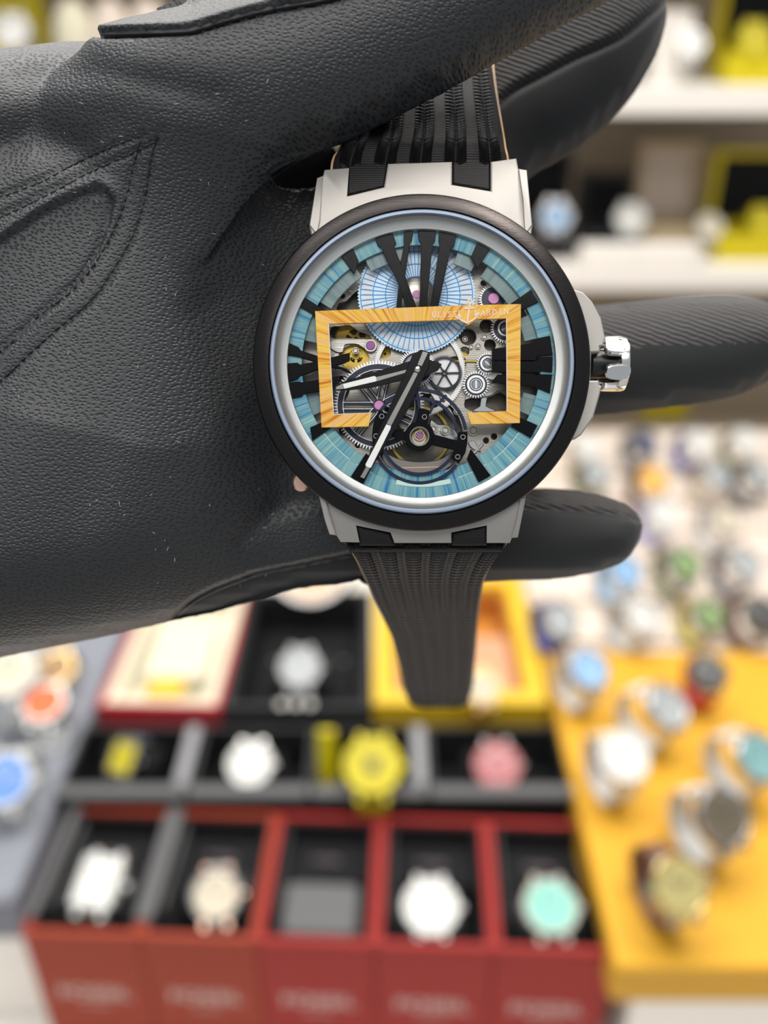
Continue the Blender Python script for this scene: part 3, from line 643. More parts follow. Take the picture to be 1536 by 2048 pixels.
# centre gear, hour-side gears
def darkgear(px, py, ro, n, z, rim, label=None, ring=None, screw=None, slot=0, jewel=None):
    c = cm(px, py, z); g = wp('gear', gearp(c, Rr(ro, z), Rr(ro*.80, z), n, .01, z, .4), wsteel, ang=20)
    wp('gear_face', disc(c, Rr(ro*.80, z), z+.05, .3, 48, .05), rim, g)
    if ring: wp('gear_collar', J(*[ringp(c, Rr(a, z), Rr(b, z), z+.14, .2, 40, b=.03) for a, b in ring]), wsteel, g)
    if screw: 
        wp('screw_head', disc(c, Rr(screw, z), z+.12, .2, 28, .03), mat('grey_screw', (.25, .27, .30), .3, .8), g)
        d = Vector((math.cos(slot), math.sin(slot)))*Rr(screw*.95, z); wp('screw_slot', bar(Vector(c)-d, Vector(c)+d, Rr(screw*.35, z), z+.17, .06), wsteel, g)
    if jewel: wp('jewel', J(disc(c, Rr(jewel, z), z+.35, .4, 30, .1), ringp(c, Rr(jewel*.3, z), Rr(jewel*.4, z), z+.37, .1, 16)), ruby, g)
    return g
darkgear(987, 598, 30, 36, -4.3, dgear, jewel=11)
darkgear(1011, 657, 30, 34, -4.5, dgear, ring=[(12, 16)], screw=9, slot=.4)
darkgear(952, 769, 27.5, 30, -4.2, dgear, ring=[(13.5, 18.5), (9.5, 11.5)], screw=8.5, slot=PI/2)
darkgear(975, 727, 22.5, 28, -4.2, dgear, ring=[(10.5, 15), (7.5, 8.5)], screw=6.5, slot=-.75)
wp('white_crescent_plate', disc(cm(985, 737, -4.75), Rr(22, -4.75), -4.75, .3, 40, .05), white_refl)
wheel('small_spoked_wheel', 889, 746, 36, 32, 60, 29, -4.1, .3, dgear, 6, 3.2, 6, dgear, ph=0.02, pair=0)
for x in (1,): wp('white_reflection_backing', disc(cm(889, 746, -4.45), Rr(31, -4.45), -4.45, .2, 50), white_refl)  # backing disc carries the wheel's painted white reflection
g = darkgear(834, 735, 38, 50, -4.0, dgear); 
wp('gear_window', ringp(cm(834, 735, -3.9), Rr(17, -3.9), Rr(26, -3.9), -3.9, .1, 20, math.radians(100), math.radians(170)), mat('grey_screw'), g)
# big spoked dark wheel at left
z = -4.35
bw = wheel('large_spoked_wheel', 758, 811, 91, 84.5, 90, 72, z, .35, dgear, 0, 0, 13, dgear)
wp('bright_teeth', gearp(cm(758, 811, z), Rr(91, z), Rr(84, z), 90, Rr(83, z), z+.04, .1), wsteel, bw, ang=20)
sp, ed = [], []
for k in range(7):
    a = math.radians(180+k*360/7)
    for s in (-1, 1):
        ox, oy = -math.sin(a)*s*6.5, math.cos(a)*s*6.5
        p, q = cm(758+ox+math.cos(a)*11, 811-oy-math.sin(a)*11, z), cm(758+ox+math.cos(a)*73, 811-oy-math.sin(a)*73, z)
        sp.append(bar(p, q, Rr(6, z), z-.02, .3)); ed.append(bar(p, q, Rr(1.3, z), z+.03, .1))
wp('wheel_spokes', J(*sp), dgear, bw, smooth=False); wp('spoke_silver_edging', J(*ed, ringp(cm(758, 811, z), Rr(71.2, z), Rr(72.6, z), z+.03, .1, 90, b=.01)), wsteel, bw, smooth=False)  # thin silver edging on the dark spokes and inner rim
wp('jewel', disc(cm(758, 811, z), Rr(9.5, z), z+.3, .4, 28, .1), ruby, bw)
jw = wp('jewel_seat', ringp(cm(741, 691, -4.6), Rr(9, -4.6), Rr(13, -4.6), -4.6, .4, 30), brush2)
wp('jewel', disc(cm(741, 691, -4.6), Rr(9, -4.6), -4.5, .3, 28, .1), purp, jw)
# --- carousel / balance at six
CX, CY = 839, 872.6; z = -6.6
bal = wp('balance_wheel', ringp(cm(CX, CY, z), Rr(55, z), Rr(61, z), z, .5, 90), wgold)
wp('balance_screw', bar(cm(CX-6, CY+58, z), cm(CX+6, CY+58, z), Rr(4, z), z+.12, .2, .03), mat('bright_gold', (.9, .7, .25), .25, 1.), bal)
wp('balance_arm', bar(cm(CX-56, CY-12, z), cm(CX+56, CY+12, z), Rr(5, z), z-.1, .3), wgold, bal)
sv, sf = [], []
hs = []
for k in range(5): hs.append(ringp(cm(CX, CY, z), Rr(22+k*3.2, z), Rr(22.8+k*3.2, z), z+.3, .1, 50, b=.01))
wp('hairspring', J(*hs), dsteel, bal)
brid = mat('polished_grey_bridge', (.46, .42, .38), .2, .9)
def dbridge(pts, z=-5.9, m=brid): return wp('balance_bridge', prism_mm(smooth_poly([cm(x, y, z) for x, y in pts], .45), z, .5, .1), m)
dbridge([(766, 905), (800, 918), (840, 923), (880, 918), (905, 903), (912, 922), (880, 945), (840, 952), (800, 946), (770, 928)])
dbridge([(862, 838), (875, 848), (895, 850), (912, 862), (918, 880), (905, 885), (890, 876), (868, 872), (860, 856)], m=pol)
dbridge([(796, 838), (812, 828), (828, 840), (826, 858), (806, 860), (796, 850)])
dbridge([(860, 790), (880, 795), (900, 815), (912, 840), (900, 835), (884, 815), (862, 806)], m=brush2)
for x, y, r in ((868, 858, 10), (889, 862, 10), (905, 866, 7)): scr(x, y, r, -5.75, pol)
wp('copper_line', bar(cm(800, 936, -5.8), cm(884, 934, -5.8), Rr(2.4, -5.8), -5.75, .1), mat('copper', (.85, .5, .35), .3, 1.))
z = -2.12; cC = cm(CX, CY, z)
def degs(px, py): return math.degrees(math.atan2(-(py-CY), px-CX))
cg_ = wp('carousel_ring', J(ringp(cC, Rr(90, z), Rr(96.5, z), z, .35, 70, math.radians(8), math.radians(152), .04),
    ringp(cC, Rr(90, z), Rr(96.5, z), z, .35, 80, math.radians(205), math.radians(322), .04),
    ringp(cC, Rr(72.5, z), Rr(79, z), z, .35, 60, math.radians(8), math.radians(130), .04),
    ringp(cC, Rr(72.5, z), Rr(79, z), z, .35, 60, math.radians(200), math.radians(322), .04),
    bar(cm(833, 780, z), cm(841, 830, z), Rr(5, z), z, .3, .04), bar(cm(893, 790, z), cm(876, 808, z), Rr(5.5, z), z, .3, .04),
    prism_mm([cm(x, y, z) for x, y in ((880, 802), (869, 812), (862, 828), (857, 828), (862, 812), (872, 800))], z, .3, .04)), navy)
z = -1.95; cC = cm(CX, CY, z)
hub = ringp(cC, Rr(19.5, z), Rr(30, z), z, .6, 60, b=.08)
arm1 = prism([(832, 846), (839, 815), (844, 817), (860, 821), (855, 846), (850, 850)], z, .55, .08)
arm2 = prism([(862, 880), (866, 868), (914, 881), (916, 864), (935, 863), (935, 885), (931, 905), (918, 927), (902, 916), (908, 900), (864, 890)], z, .55, .08)
arm3 = prism([(815, 878), (812, 864), (786, 856), (770, 850), (772, 828), (760, 820), (752, 832), (746, 850), (744, 872), (746, 893), (758, 888), (766, 866), (808, 882)], z, .55, .08)
cb_ = wp('carousel_bridge', J(hub, arm1, arm2, arm3), ink)
wp('hub_bevel', ringp(cC, Rr(18.4, z), Rr(19.6, z), z+.02, .4, 50, b=.02), pol, cb_)
for x, y in ((849, 833.5), (763.5, 832.5), (926, 874), (915.5, 913.5), (752, 872)):
    c = cm(x, y, z+.05); o = wp('carousel_screw', ringp(c, Rr(3.6, z), Rr(5.2, z), z+.12, .3, 24, b=.03), pol, cb_)
wp('hub_well', lathe(cC, [(Rr(18.3, z), z-.1), (Rr(14, z), z-1.6), (.01, z-1.6)], 40, closed=False), brush2, cb_)
z = -3.1
wp('balance_jewel', J(disc(cm(CX, CY-2, z), Rr(8, z), z, .3, 26, .1)), purp, cb_)
wp('jewel_setting', ringp(cm(CX, CY-2, z), Rr(8, z), Rr(11, z), z-.05, .3, 26), mat('bright_gold'), cb_)
wp('spring_coil', J(*[bar(cm(829+k*3.6, 868-k*3.2, z), cm(834+k*3.6, 872-k*3.2, z), Rr(1.2, z), z+.2, .1) for k in range(5)]), pol, cb_)
# --- numerals (applied black blocks)
ZN = -1.9
Z2f = lambda pts: [(620+x/4.518, 420+y/4.518) for x, y in pts]
Z3f = lambda pts: [(860+x/4.518, 420+y/4.518) for x, y in pts]
Z4f = lambda pts: [(620+x/4.518, 680+y/4.518) for x, y in pts]
Z5f = lambda pts: [(840+x/4.518, 680+y/4.518) for x, y in pts]
Z6f = lambda pts: [(500+x/7.68, 620+y/7.68) for x, y in pts]
def numeral(name, *polys, z=ZN): 
    return wp(name, J(*[prism(q, z-.02*i, .9, .05) for i, q in enumerate(polys)]), ink)
numeral('hour_numeral', Z2f([(585, 240), (745, 205), (780, 300), (762, 330), (822, 490), (960, 870), (878, 890), (805, 680), (640, 335), (612, 320)]),
        Z2f([(850, 185), (935, 180), (922, 270), (903, 300), (845, 700), (825, 895), (778, 895), (800, 680), (815, 500), (850, 300), (845, 270)]),
        Z2f([(975, 180), (1140, 190), (1130, 280), (1108, 312), (1053, 890), (990, 890), (1005, 312), (982, 270)]),
        Z2f([(1165, 190), (1320, 230), (1300, 322), (1272, 352), (1155, 890), (1083, 890), (1172, 315), (1160, 280)]))
numeral('hour_numeral', Z3f([(1085, 1135), (1110, 1310), (975, 1320), (948, 1360), (560, 1357), (560, 1255), (945, 1200), (965, 1160)]),
        Z5f([(1200, 150), (1195, 290), (1080, 278), (1055, 292), (650, 292), (650, 190), (1055, 190), (1085, 155)]),
        Z5f([(1195, 310), (1175, 480), (1050, 428), (880, 400), (645, 385), (700, 312), (1055, 320), (1085, 308)]))
numeral('hour_numeral', Z6f([(575, 495), (745, 570), (780, 620), (1030, 700), (1250, 830), (1480, 900), (1560, 960), (1500, 960), (1400, 900), (1230, 880), (990, 790), (760, 720), (560, 685)]),
        Z6f([(555, 820), (725, 808), (770, 838), (1000, 790), (1240, 730), (1530, 655), (1530, 770), (1420, 820), (1240, 870), (1000, 925), (770, 1010), (720, 1060), (578, 1105)]),
        Z6f([(580, 1120), (745, 1095), (790, 1110), (1060, 1070), (1380, 1010), (1310, 1180), (1250, 1260), (1050, 1250), (820, 1290), (790, 1330), (630, 1358)]))
for q in (Z2f([(275, 410), (385, 340), (440, 460), (395, 572)]), Z3f([(425, 295), (540, 355), (430, 530), (370, 420)]), Z3f([(912, 720), (980, 830), (820, 905), (735, 842)]),
          [(609, 594), (599, 613), (632, 632), (652, 622)], Z4f([(0, 790), (100, 745), (185, 795), (20, 910)]), Z5f([(820, 775), (905, 700), (1062, 770), (1000, 885)]),
          Z5f([(460, 985), (425, 1075), (530, 1285), (640, 1225)]), Z4f([(505, 1025), (590, 1080), (480, 1300), (368, 1235)])):
    wp('hour_marker', prism(q, ZN, .8, .05), ink)
# --- yellow streaked frame with the anchor crest and the name
ZF = -1.55
fo = [(630, 622), (938, 610), (1042, 608), (1040, 846), (942, 849), (934, 825), (1014, 822), (1013, 637), (656.5, 648), (666.5, 829), (744, 826), (737, 853), (643, 855)]
fr_ = wp('yellow_frame', J(prism(fo, ZF, .45, .05), prism([(910, 632), (966, 630), (936, 651)], ZF+.01, .3, .04)), goldw)
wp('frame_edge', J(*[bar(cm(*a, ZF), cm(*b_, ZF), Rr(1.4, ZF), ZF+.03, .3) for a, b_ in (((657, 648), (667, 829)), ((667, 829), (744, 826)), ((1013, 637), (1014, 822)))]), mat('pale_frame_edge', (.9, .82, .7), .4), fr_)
# anchor
za = ZF+.12
A = [bar(cm(940, 607, za), cm(935, 643, za), Rr(3.2, za), za, .15, .03), bar(cm(929, 617, za), cm(948, 616, za), Rr(3, za), za, .15, .03), ringp(cm(940, 603, za), Rr(2.4, za), Rr(5.5, za), za, .2, 24)]
A += [bar(cm(*p, za), cm(*q, za), Rr(3.4, za), za, .15, .03) for p, q in (((934, 646), (922, 640)), ((922, 640), (915, 632)), ((934, 646), (947, 639)), ((947, 639), (957, 629)))]
A += [prism([(911, 636), (920, 628), (922, 640)], za, .15), prism([(949, 628), (960, 625), (955, 636)], za, .15)]
wp('anchor_crest', J(*A), letm, fr_)
def serif_text(s, x0, y0, x1, y1, hgt, z):
    """thin roman capitals drawn with strokes: unit box per letter"""
    G_ = {'U': [((.15, 1), (.15, .3)), ((.15, .3), (.35, .02)), ((.35, .02), (.65, .02)), ((.65, .02), (.82, .3)), ((.82, .3), (.82, 1)), ((0, 1), (.3, 1)), ((.68, 1), (.96, 1))],
          'L': [((.25, 1), (.25, 0)), ((.08, 1), (.42, 1)), ((.08, 0), (.85, 0)), ((.85, 0), (.9, .22))],
          'Y': [((.1, 1), (.5, .5)), ((.9, 1), (.5, .5)), ((.5, .5), (.5, 0)), ((.3, 0), (.7, 0)), ((0, 1), (.25, 1)), ((.75, 1), (1, 1))],
          'S': [((.8, .85), (.5, 1)), ((.5, 1), (.2, .78)), ((.2, .78), (.78, .3)), ((.78, .3), (.5, 0)), ((.5, 0), (.15, .18))],
          'E': [((.22, 1), (.22, 0)), ((.1, 1), (.8, 1)), ((.1, 0), (.85, 0)), ((.22, .52), (.6, .52))],
          'N': [((.15, 0), (.15, 1)), ((.15, 1), (.85, 0)), ((.85, 0), (.85, 1)), ((0, 0), (.3, 0)), ((.7, 1), (1, 1))],
          'A': [((.1, 0), (.5, 1)), ((.5, 1), (.9, 0)), ((.25, .36), (.75, .36)), ((0, 0), (.25, 0)), ((.75, 0), (1, 0))],
          'R': [((.2, 0), (.2, 1)), ((.1, 1), (.6, 1)), ((.6, 1), (.75, .76)), ((.75, .76), (.55, .52)), ((.55, .52), (.2, .52)), ((.45, .52), (.9, 0)), ((.08, 0), (.35, 0))],
          'D': [((.2, 0), (.2, 1)), ((.08, 1), (.5, 1)), ((.5, 1), (.88, .6)), ((.88, .6), (.82, .25)), ((.82, .25), (.5, 0)), ((.5, 0), (.08, 0))],
          'I': [((.5, 0), (.5, 1)), ((.3, 0), (.7, 0)), ((.3, 1), (.7, 1))]}
    out = []; n = len(s)
    for i, ch in enumerate(s):
        lx = x0+(x1-x0)*i/n; ly = y0+(y1-y0)*i/n; lw = (x1-x0)/n*.86
        for p, q in G_[ch]:
            out.append(bar(cm(lx+p[0]*lw, ly-p[1]*hgt, z), cm(lx+q[0]*lw, ly-q[1]*hgt, z), Rr(1.5, z), z, .12))
    return out
wp('name_lettering', J(*serif_text('ULYSSE', 864, 635, 926, 633, 11, ZF+.08), *serif_text('NARDIN', 949, 631.5, 1019, 628, 11, ZF+.08)), letm, fr_, smooth=False)
# --- hands
zh = -1.3
hh = wp('hour_hand', J(prism([(672, 776), (671, 770), (687, 763), (820, 722), (850, 716), (884, 728), (876, 741), (850, 752), (820, 757), (744, 775), (689, 781), (674, 780)], zh, .22, .06)), hand_m)
wp('hand_groove', prism(Z4f([(600, 335), (870, 268), (880, 290), (605, 372)]), zh+.03, .1), groovem, hh)
wp('hand_tip', prism([(673, 779), (672, 774), (686, 767), (689, 777)], zh+.03, .1), groovem, hh)
wp('lume_inlay', prism(Z4f([(298, 397), (580, 325), (596, 332), (604, 366), (595, 374), (312, 440)]), zh+.07, .2, .03), lume, hh)
zm = -.95
mh = wp('minute_hand', prism(Z4f([(925, 135), (1000, 85), (1085, 110), (1075, 240), (1030, 330), (880, 640), (740, 860), (550, 1165), (490, 1258), (450, 1238), (500, 1120), (640, 780), (720, 600), (875, 260)]), zm, .24, .07), hand_m)
wp('hand_groove', J(prism(Z4f([(1020, 103), (1066, 115), (1010, 235), (972, 222)]), zm+.03, .1), prism(Z4f([(940, 290), (975, 302), (735, 772), (692, 755)]), zm+.03, .1)), groovem, mh)
wp('hand_tip', prism(Z4f([(455, 1238), (508, 1145), (540, 1158), (490, 1252)]), zm+.03, .1), groovem, mh)
wp('lume_inlay', prism(Z4f([(690, 762), (732, 775), (728, 800), (552, 1152), (540, 1156), (503, 1140), (503, 1120)]), zm+.08, .2, .03), lume, mh)
wp('center_cap', lathe(cm(835, 738, zm), [(.01, zm+.35), (Rr(4, zm), zm+.32), (Rr(6.5, zm), zm+.12), (Rr(6.5, zm), zm-.3), (.01, zm-.3)], 30), pol, mh)
wp('cannon_pinion', disc(cm(834, 737, -1.8), Rr(13, -1.8), -1.8, 2.2, 30, .1), ink)
# --- crown side
gz = -3.2
gd = [(1150, 579), (1166, 584), (1184, 602), (1202, 635), (1210.6, 674), (1206, 691), (1200, 693), (1200, 704), (1183, 705), (1181, 761), (1198, 761), (1199, 770), (1204, 772), (1199, 792), (1187, 834), (1163, 869.6), (1151, 878), (1112, 878), (1138, 800), (1146, 728), (1138, 650), (1112, 579)]
wp('crown_guard', prism(gd, gz, 6.5, .2), silver)
z = -6.5
cc = W(1206, 728, z)
def xlathe(prof, n=48): # profile (r, x) about the crown axis, which points right
    V, Fc = lathe((0, 0), prof, n); return move((V, Fc), (cc.x, cc.y, z), Matrix.Rotation(PI/2, 3, 'Y'))
cr = wp('crown', xlathe([(.01, -1.8), (2.0, -1.8), (2.0, 1.55), (.01, 1.55)]), mat('black_rubber', (.012, .012, .012), .35))
wp('crown_cap', xlathe([(.01, 1.5), (3.1, 1.5), (3.75, 1.7), (3.85, 2.1), (3.75, 2.85), (3.4, 3.1), (.01, 3.15)]), pol, cr)
for k in range(6):
    a = math.radians(-40+60*k+8)
    V, Fc = prism_mm([(x, y) for x, y in smooth_poly([(.05, -.95), (2.7, -1.0), (2.75, 1.0), (.05, .95), (-.45, 0)], .3)], .45, .9, .15)
    lobe = move((V, Fc), (0, 0, 0)); R_ = Matrix.Rotation(a, 3, 'X')
    wp('crown_lobe', move(lobe, (cc.x, cc.y, z), R_ @ Matrix.Translation((0, 0, 3.25)).to_3x3()) if False else ([Vector((cc.x, cc.y, z))+R_ @ (Vector(p)+Vector((0, 0, 3.3))) for p in V], Fc), pol, cr)
wp('side_pusher', J(disc(cm(602, 966, -7), 1.2, -6.6, 1.5, 20, .2), bar(cm(602, 966, -7), cm(640, 940, -7), 1.6, -6.8, 1.2, .1)), rose)
# --- strap
st = mat('black_woven_strap', (.010, .009, .009), .55, spec=.3); N, L, b = nodes(st)
tc = N.new('ShaderNodeTexCoord'); wv = N.new('ShaderNodeTexWave'); wv.bands_direction = 'Y'; wv.inputs['Scale'].default_value = 950; wv.inputs['Distortion'].default_value = .8; wv.inputs['Detail'].default_value = 2
wv2 = N.new('ShaderNodeTexWave'); wv2.bands_direction = 'X'; wv2.inputs['Scale'].default_value = 700; wv2.inputs['Distortion'].default_value = 3
L.new(tc.outputs['Object'], wv.inputs[0]); L.new(tc.outputs['Object'], wv2.inputs[0])
ad = N.new('ShaderNodeMath'); ad.operation = 'ADD'; L.new(wv.outputs['Fac'], ad.inputs[0]); ad.inputs[1].default_value = 0
bp = N.new('ShaderNodeBump'); bp.inputs['Distance'].default_value = .00005; L.new(ad.outputs[0], bp.inputs['Height']); L.new(bp.outputs[0], b.inputs['Normal'])
tan_m = mat('tan_leather_lining', (.55, .33, .14), .5)
BL8 = ball((0, 0, 0), 1, 6, 3)
def strap(rows, name, ribs, amp, thick, sgn):
    """rows: (py, left px, right px, z). returns woven face and tan lining"""
    R_ = []
    for i in range(len(rows)-1):
        p0, p1, p2, p3 = [Vector(rows[max(0, min(len(rows)-1, i+k))]) for k in (-1, 0, 1, 2)]
        for k in range(6):
            t = k/6; R_.append(.5*((2*p1)+(p2-p0)*t+(2*p0-5*p1+4*p2-p3)*t*t+(3*p1-p0-3*p2+p3)*t**3))
    R_.append(Vector(rows[-1])); M = 60; V, Fc = [], []; LV, LF = [], []
    for i, r in enumerate(R_):
        a, c = W(r[1], r[0], r[3]), W(r[2], r[0], r[3])
        q0, q1 = R_[max(0, i-1)], R_[min(len(R_)-1, i+1)]
        tg = W((q1[1]+q1[2])/2, q1[0], q1[3])-W((q0[1]+q0[2])/2, q0[0], q0[3]); nrm = tg.cross(c-a).normalized()
        if nrm.z < 0: nrm = -nrm
        for k in range(M+1):
            u = k/M; e = min(u, 1-u)*2*M/8; edge = -(1-min(1, e))**2*.7
            V.append(a.lerp(c, u)+nrm*(amp*abs(math.sin(u*PI*ribs))**.7*(1 if 0 < k < M else 0)+edge))
        for k in range(M+1): V.append(a.lerp(c, k/M)-nrm*thick)
        a2, c2 = a.lerp(c, -.012), a.lerp(c, 1.012)
        for q in (a2-nrm*(thick*.45), c2-nrm*(thick*.45), c2-nrm*(thick+.7), a2-nrm*(thick+.7)): LV.append(q)
    n = 2*(M+1)
    for i in range(len(R_)-1):
        A, B = i*n, (i+1)*n
        for k in range(M):
            Fc += [(A+k, A+k+1, B+k+1, B+k), (A+M+1+k, B+M+1+k, B+M+2+k, A+M+2+k)]
        Fc += [(A, B, B+M+1, A+M+1), (A+M, A+2*M+1, B+2*M+1, B+M)]
        for k in range(4): LF.append((i*4+k, i*4+(k+1) % 4, i*4+4+(k+1) % 4, i*4+4+k))
    e = (len(R_)-1)*n
    PB = []
    for i in range(2, len(R_)-1):
        for h_ in (0,):
            r = R_[i].lerp(R_[i+1], h_) if i+1 < len(R_) else R_[i]; r0 = R_[i-1]; 
            a, c = W(r[1], r[0], r[3]), W(r[2], r[0], r[3]); x = (c-a).normalized(); m0 = W((r0[1]+r0[2])/2, r0[0], r0[3]); m1 = (a+c)/2
            y = (m1-m0); sp_ = y.length/(1+h_)*.5; y = (y-x*y.dot(x)).normalized(); nn_ = x.cross(y)
            if nn_.z < 0: nn_ = -nn_
            hw = (c-a).length/ribs*.33
            for k in range(ribs):
                for s in (-1, 1):
                    sl = Matrix.Rotation(.5*s, 3, nn_); xx, yy = sl @ x, sl @ y
                    p = a.lerp(c, (k+.5)/ribs)+x*s*hw*.5+nn_*(amp*.9)
                    PB.append(([p+xx*q[0]*hw*.62+yy*q[1]*sp_*.8+nn_*q[2]*.28 for q in BL8[0]], BL8[1]))
    for s0 in (0, e):
        for k in range(M): Fc.append((s0+k, s0+M+1+k, s0+M+2+k, s0+k+1))
    LF += [(0, 1, 2, 3), tuple(range(len(LV)-4, len(LV)))]
    o = wp(name, (V, Fc), st, ang=60); wp('strap_lining', (LV, LF), tan_m, o)
    wp('braid', J(*PB), mat('black_woven_cord', (.022, .020, .020), .42, spec=.45), o, ang=80)['kind'] = 'stuff'
    return o
strap([(1078, 682, 1018, -4.6), (1088, 684, 1017, -4.8), (1102, 697, 1008, -6), (1130, 714, 986, -10), (1165, 731, 968, -17), (1201, 747, 961, -25), (1240, 765, 956, -36), (1276, 782, 953, -48), (1310, 791, 951, -60), (1345, 800, 948, -72), (1380, 806, 945, -84), (1402, 817, 938, -92), (1412, 845, 915, -96)], 'lower_strap', 6, .5, 2.0, 1)
strap([(352, 664, 1016, -4.3), (330, 665, 1016, -4.3), (315, 668, 1015, -4.2), (300, 674, 1013, -4.2), (285, 682, 1010, -4.8), (270, 688, 1008, -6.0), (240, 696, 1003, -8.5), (200, 703, 996, -12), (160, 712, 990, -15.5), (110, 722, 984, -19), (40, 735, 975, -24)], 'upper_strap', 5, .2, 1.6, 1)
for q in ([(697, 330), (694, 391), (769, 374), (776, 322)], [(905, 318), (905, 368), (981, 381), (981, 318)], [(713, 1052), (719, 1092), (789, 1092), (780, 1066)], [(904, 1066), (904, 1092), (974, 1092), (973, 1052)]):
    wp('strap_tab', prism(q, lambda x, y: topz(x, y)-.5, 3, .25), st)
wp('strap_fold', J(prism([(690, 1087), (700, 1106), (1002, 1106), (1012, 1089), (900, 1090), (800, 1092)], -4.6, 1.2, .4)), st)
# ================================================================ THE GLOVED HAND
hand = empty('gloved_hand', HOLD, CAMROT)
tag(hand, 'left hand in black leather and knit glove, palm up, cradling the skeleton watch', 'hand')
def inflate(px_poly, zmid, tf, tb, R, step=1.7):
    zm = zmid if callable(zmid) else (lambda x, y: zmid)
    P = smooth_poly(px_poly, step*15); P = [W(x, y, zm(x, y)) for x, y in P]; O = [(p.x, p.y) for p in P]
    xs = [p[0] for p in O]; ys = [p[1] for p in O]
    gx, gy = np.meshgrid(np.arange(min(xs), max(xs), step), np.arange(min(ys), max(ys), step)); gx = gx.ravel().copy(); gy = gy.ravel().copy()
    gx += np.where((np.round((gy-min(ys))/step).astype(int) % 2) == 0, step/2, 0)
    k = inpoly(O, gx, gy); gx, gy = gx[k], gy[k]; d = dseg(O, gx, gy, True); k = d > step*.55; gx, gy, d = gx[k], gy[k], d[k]
    n = len(O); pts = [Vector(p) for p in O]+[Vector((a, b_)) for a, b_ in zip(gx, gy)]
    res = delaunay_2d_cdt(pts, [(i, (i+1) % n) for i in range(n)], [], 1, 1e-6)
    v2, tris, ov = res[0], res[2], res[3]
    X = np.array([v.x for v in v2]); Y = np.array([v.y for v in v2]); dd = dseg(O, X, Y, True)
    prof = np.sqrt(np.clip(1-(1-np.clip(dd/R, 0, 1))**2, 0, 1))
    V, m = [], len(X); onb = dd < 1e-3
    for sgn, T in ((1, tf), (-1, tb)):
        for i in range(m):
            z0 = 0
            # pixel position for callables
            s = (D0+15)/F; px, py = X[i]/s+768, 1024-Y[i]/s
            zz = zm(px, py); t_ = T(px, py) if callable(T) else T
            V.append((X[i], Y[i], zz+sgn*t_*prof[i]))
    Fc = []
    for t3 in tris:
        Fc.append(tuple(t3)); Fc.append(tuple((j if onb[j] else j+m) for j in reversed(t3)))
    return V, Fc
def sst(a, b_, x): t_ = min(1, max(0, (x-a)/(b_-a))); return t_*t_*(3-2*t_)
palm = inflate([(-700, 20), (-300, 60), (-80, 146), (0, 146), (120, 134), (200, 124), (420, 130), (620, 240), (780, 420), (900, 640), (900, 960), (800, 1120), (700, 1166), (600, 1178), (500, 1205), (430, 1226), (350, 1242), (200, 1276), (0, 1316), (-300, 1380), (-700, 1470)],
    -21, lambda x, y: 21-13.5*sst(300, 640, x+max(0, y-900)*.35)+1.2*math.sin(x/90+y/140)*sst(600, 200, x), 13, 17)
thumb = inflate([(-60, 420), (60, 200), (165, 118), (190, 90), (254, 48), (330, 8), (480, -90), (760, -230), (1100, -330), (1350, -300), (1420, -170), (1330, -60), (1220, 0), (1100, 66), (985, 131), (850, 206), (700, 281), (600, 322), (500, 400), (380, 560), (240, 660), (60, 640)],
    lambda x, y: -4-4*sst(400, 0, x), lambda x, y: 9.5-2*sst(400, 0, x)-5*sst(230, 500, y)*sst(620, 480, x), lambda x, y: 7.5+6*sst(500, 200, x), 13)
index = inflate([(780, 640), (700, 420), (740, 260), (900, 80), (1080, -60), (1200, -90), (1290, -75), (1330, -20), (1335, 30), (1322, 90), (1298, 142), (1262, 198), (1220, 242), (1165, 292), (1110, 327), (1060, 356), (1010, 440), (960, 600), (880, 700)],
    lambda x, y: -31, 8, 9, 11)
middle = inflate([(820, 640), (1000, 622), (1195, 608), (1300, 598), (1390, 589), (1460, 587), (1510, 594), (1550, 612), (1610, 660), (1625, 700), (1600, 735), (1540, 763), (1480, 790), (1400, 808), (1300, 820), (1190, 833), (1000, 850), (820, 850)],
    lambda x, y: -24-.004*max(0, x-900), 8, 8, 9)
ringf = inflate([(800, 850), (1000, 862), (1085, 870), (1110, 900), (1085, 930), (1000, 945), (800, 950)], -26, 7, 8, 7)
little = inflate([(760, 985), (900, 985), (1050, 976), (1130, 976), (1200, 988), (1250, 1006), (1278, 1028), (1287, 1045), (1281, 1080), (1263, 1110), (1240, 1130), (1180, 1148), (1130, 1158), (1000, 1164), (850, 1170), (720, 1166), (700, 1060)],
    lambda x, y: -25, 7.5, 8, 8)
raw = mk('glove_raw', J(palm, thumb, index, middle, ringf, little), blk, None, smooth=False)
raw.data.transform(Matrix.Scale(1000, 4))
mod = raw.modifiers.new('r', 'REMESH'); mod.mode = 'VOXEL'; mod.voxel_size = .5; mod.use_smooth_shade = True
sm = raw.modifiers.new('s', 'SMOOTH'); sm.factor = .5; sm.iterations = 7
dg = bpy.context.evaluated_depsgraph_get(); gm = bpy.data.meshes.new_from_object(raw.evaluated_get(dg)); bpy.data.objects.remove(raw)
nv = len(gm.vertices); co = np.empty(nv*3); gm.vertices.foreach_get('co', co); co = co.reshape(-1, 3)
no = np.empty(nv*3); gm.vertices.foreach_get('normal', no); no = no.reshape(-1, 3)
PX = 768+co[:, 0]*F/(D0-co[:, 2]); PYy = 1024-co[:, 1]*F/(D0-co[:, 2]); Zc = co[:, 2]; front = no[:, 2] > 0
st1 = smooth_poly([(-60, 412), (0, 394), (80, 365), (180, 312), (285, 268)], 6, False)
st2 = smooth_poly([(-60, 450), (0, 434), (80, 398), (180, 345), (262, 306), (305, 285)], 6, False)
st3 = smooth_poly([(318, 262), (305, 300), (296, 350), (285, 410), (262, 475), (225, 540), (180, 600), (110, 660), (60, 705), (0, 762), (-60, 810)], 6, False)
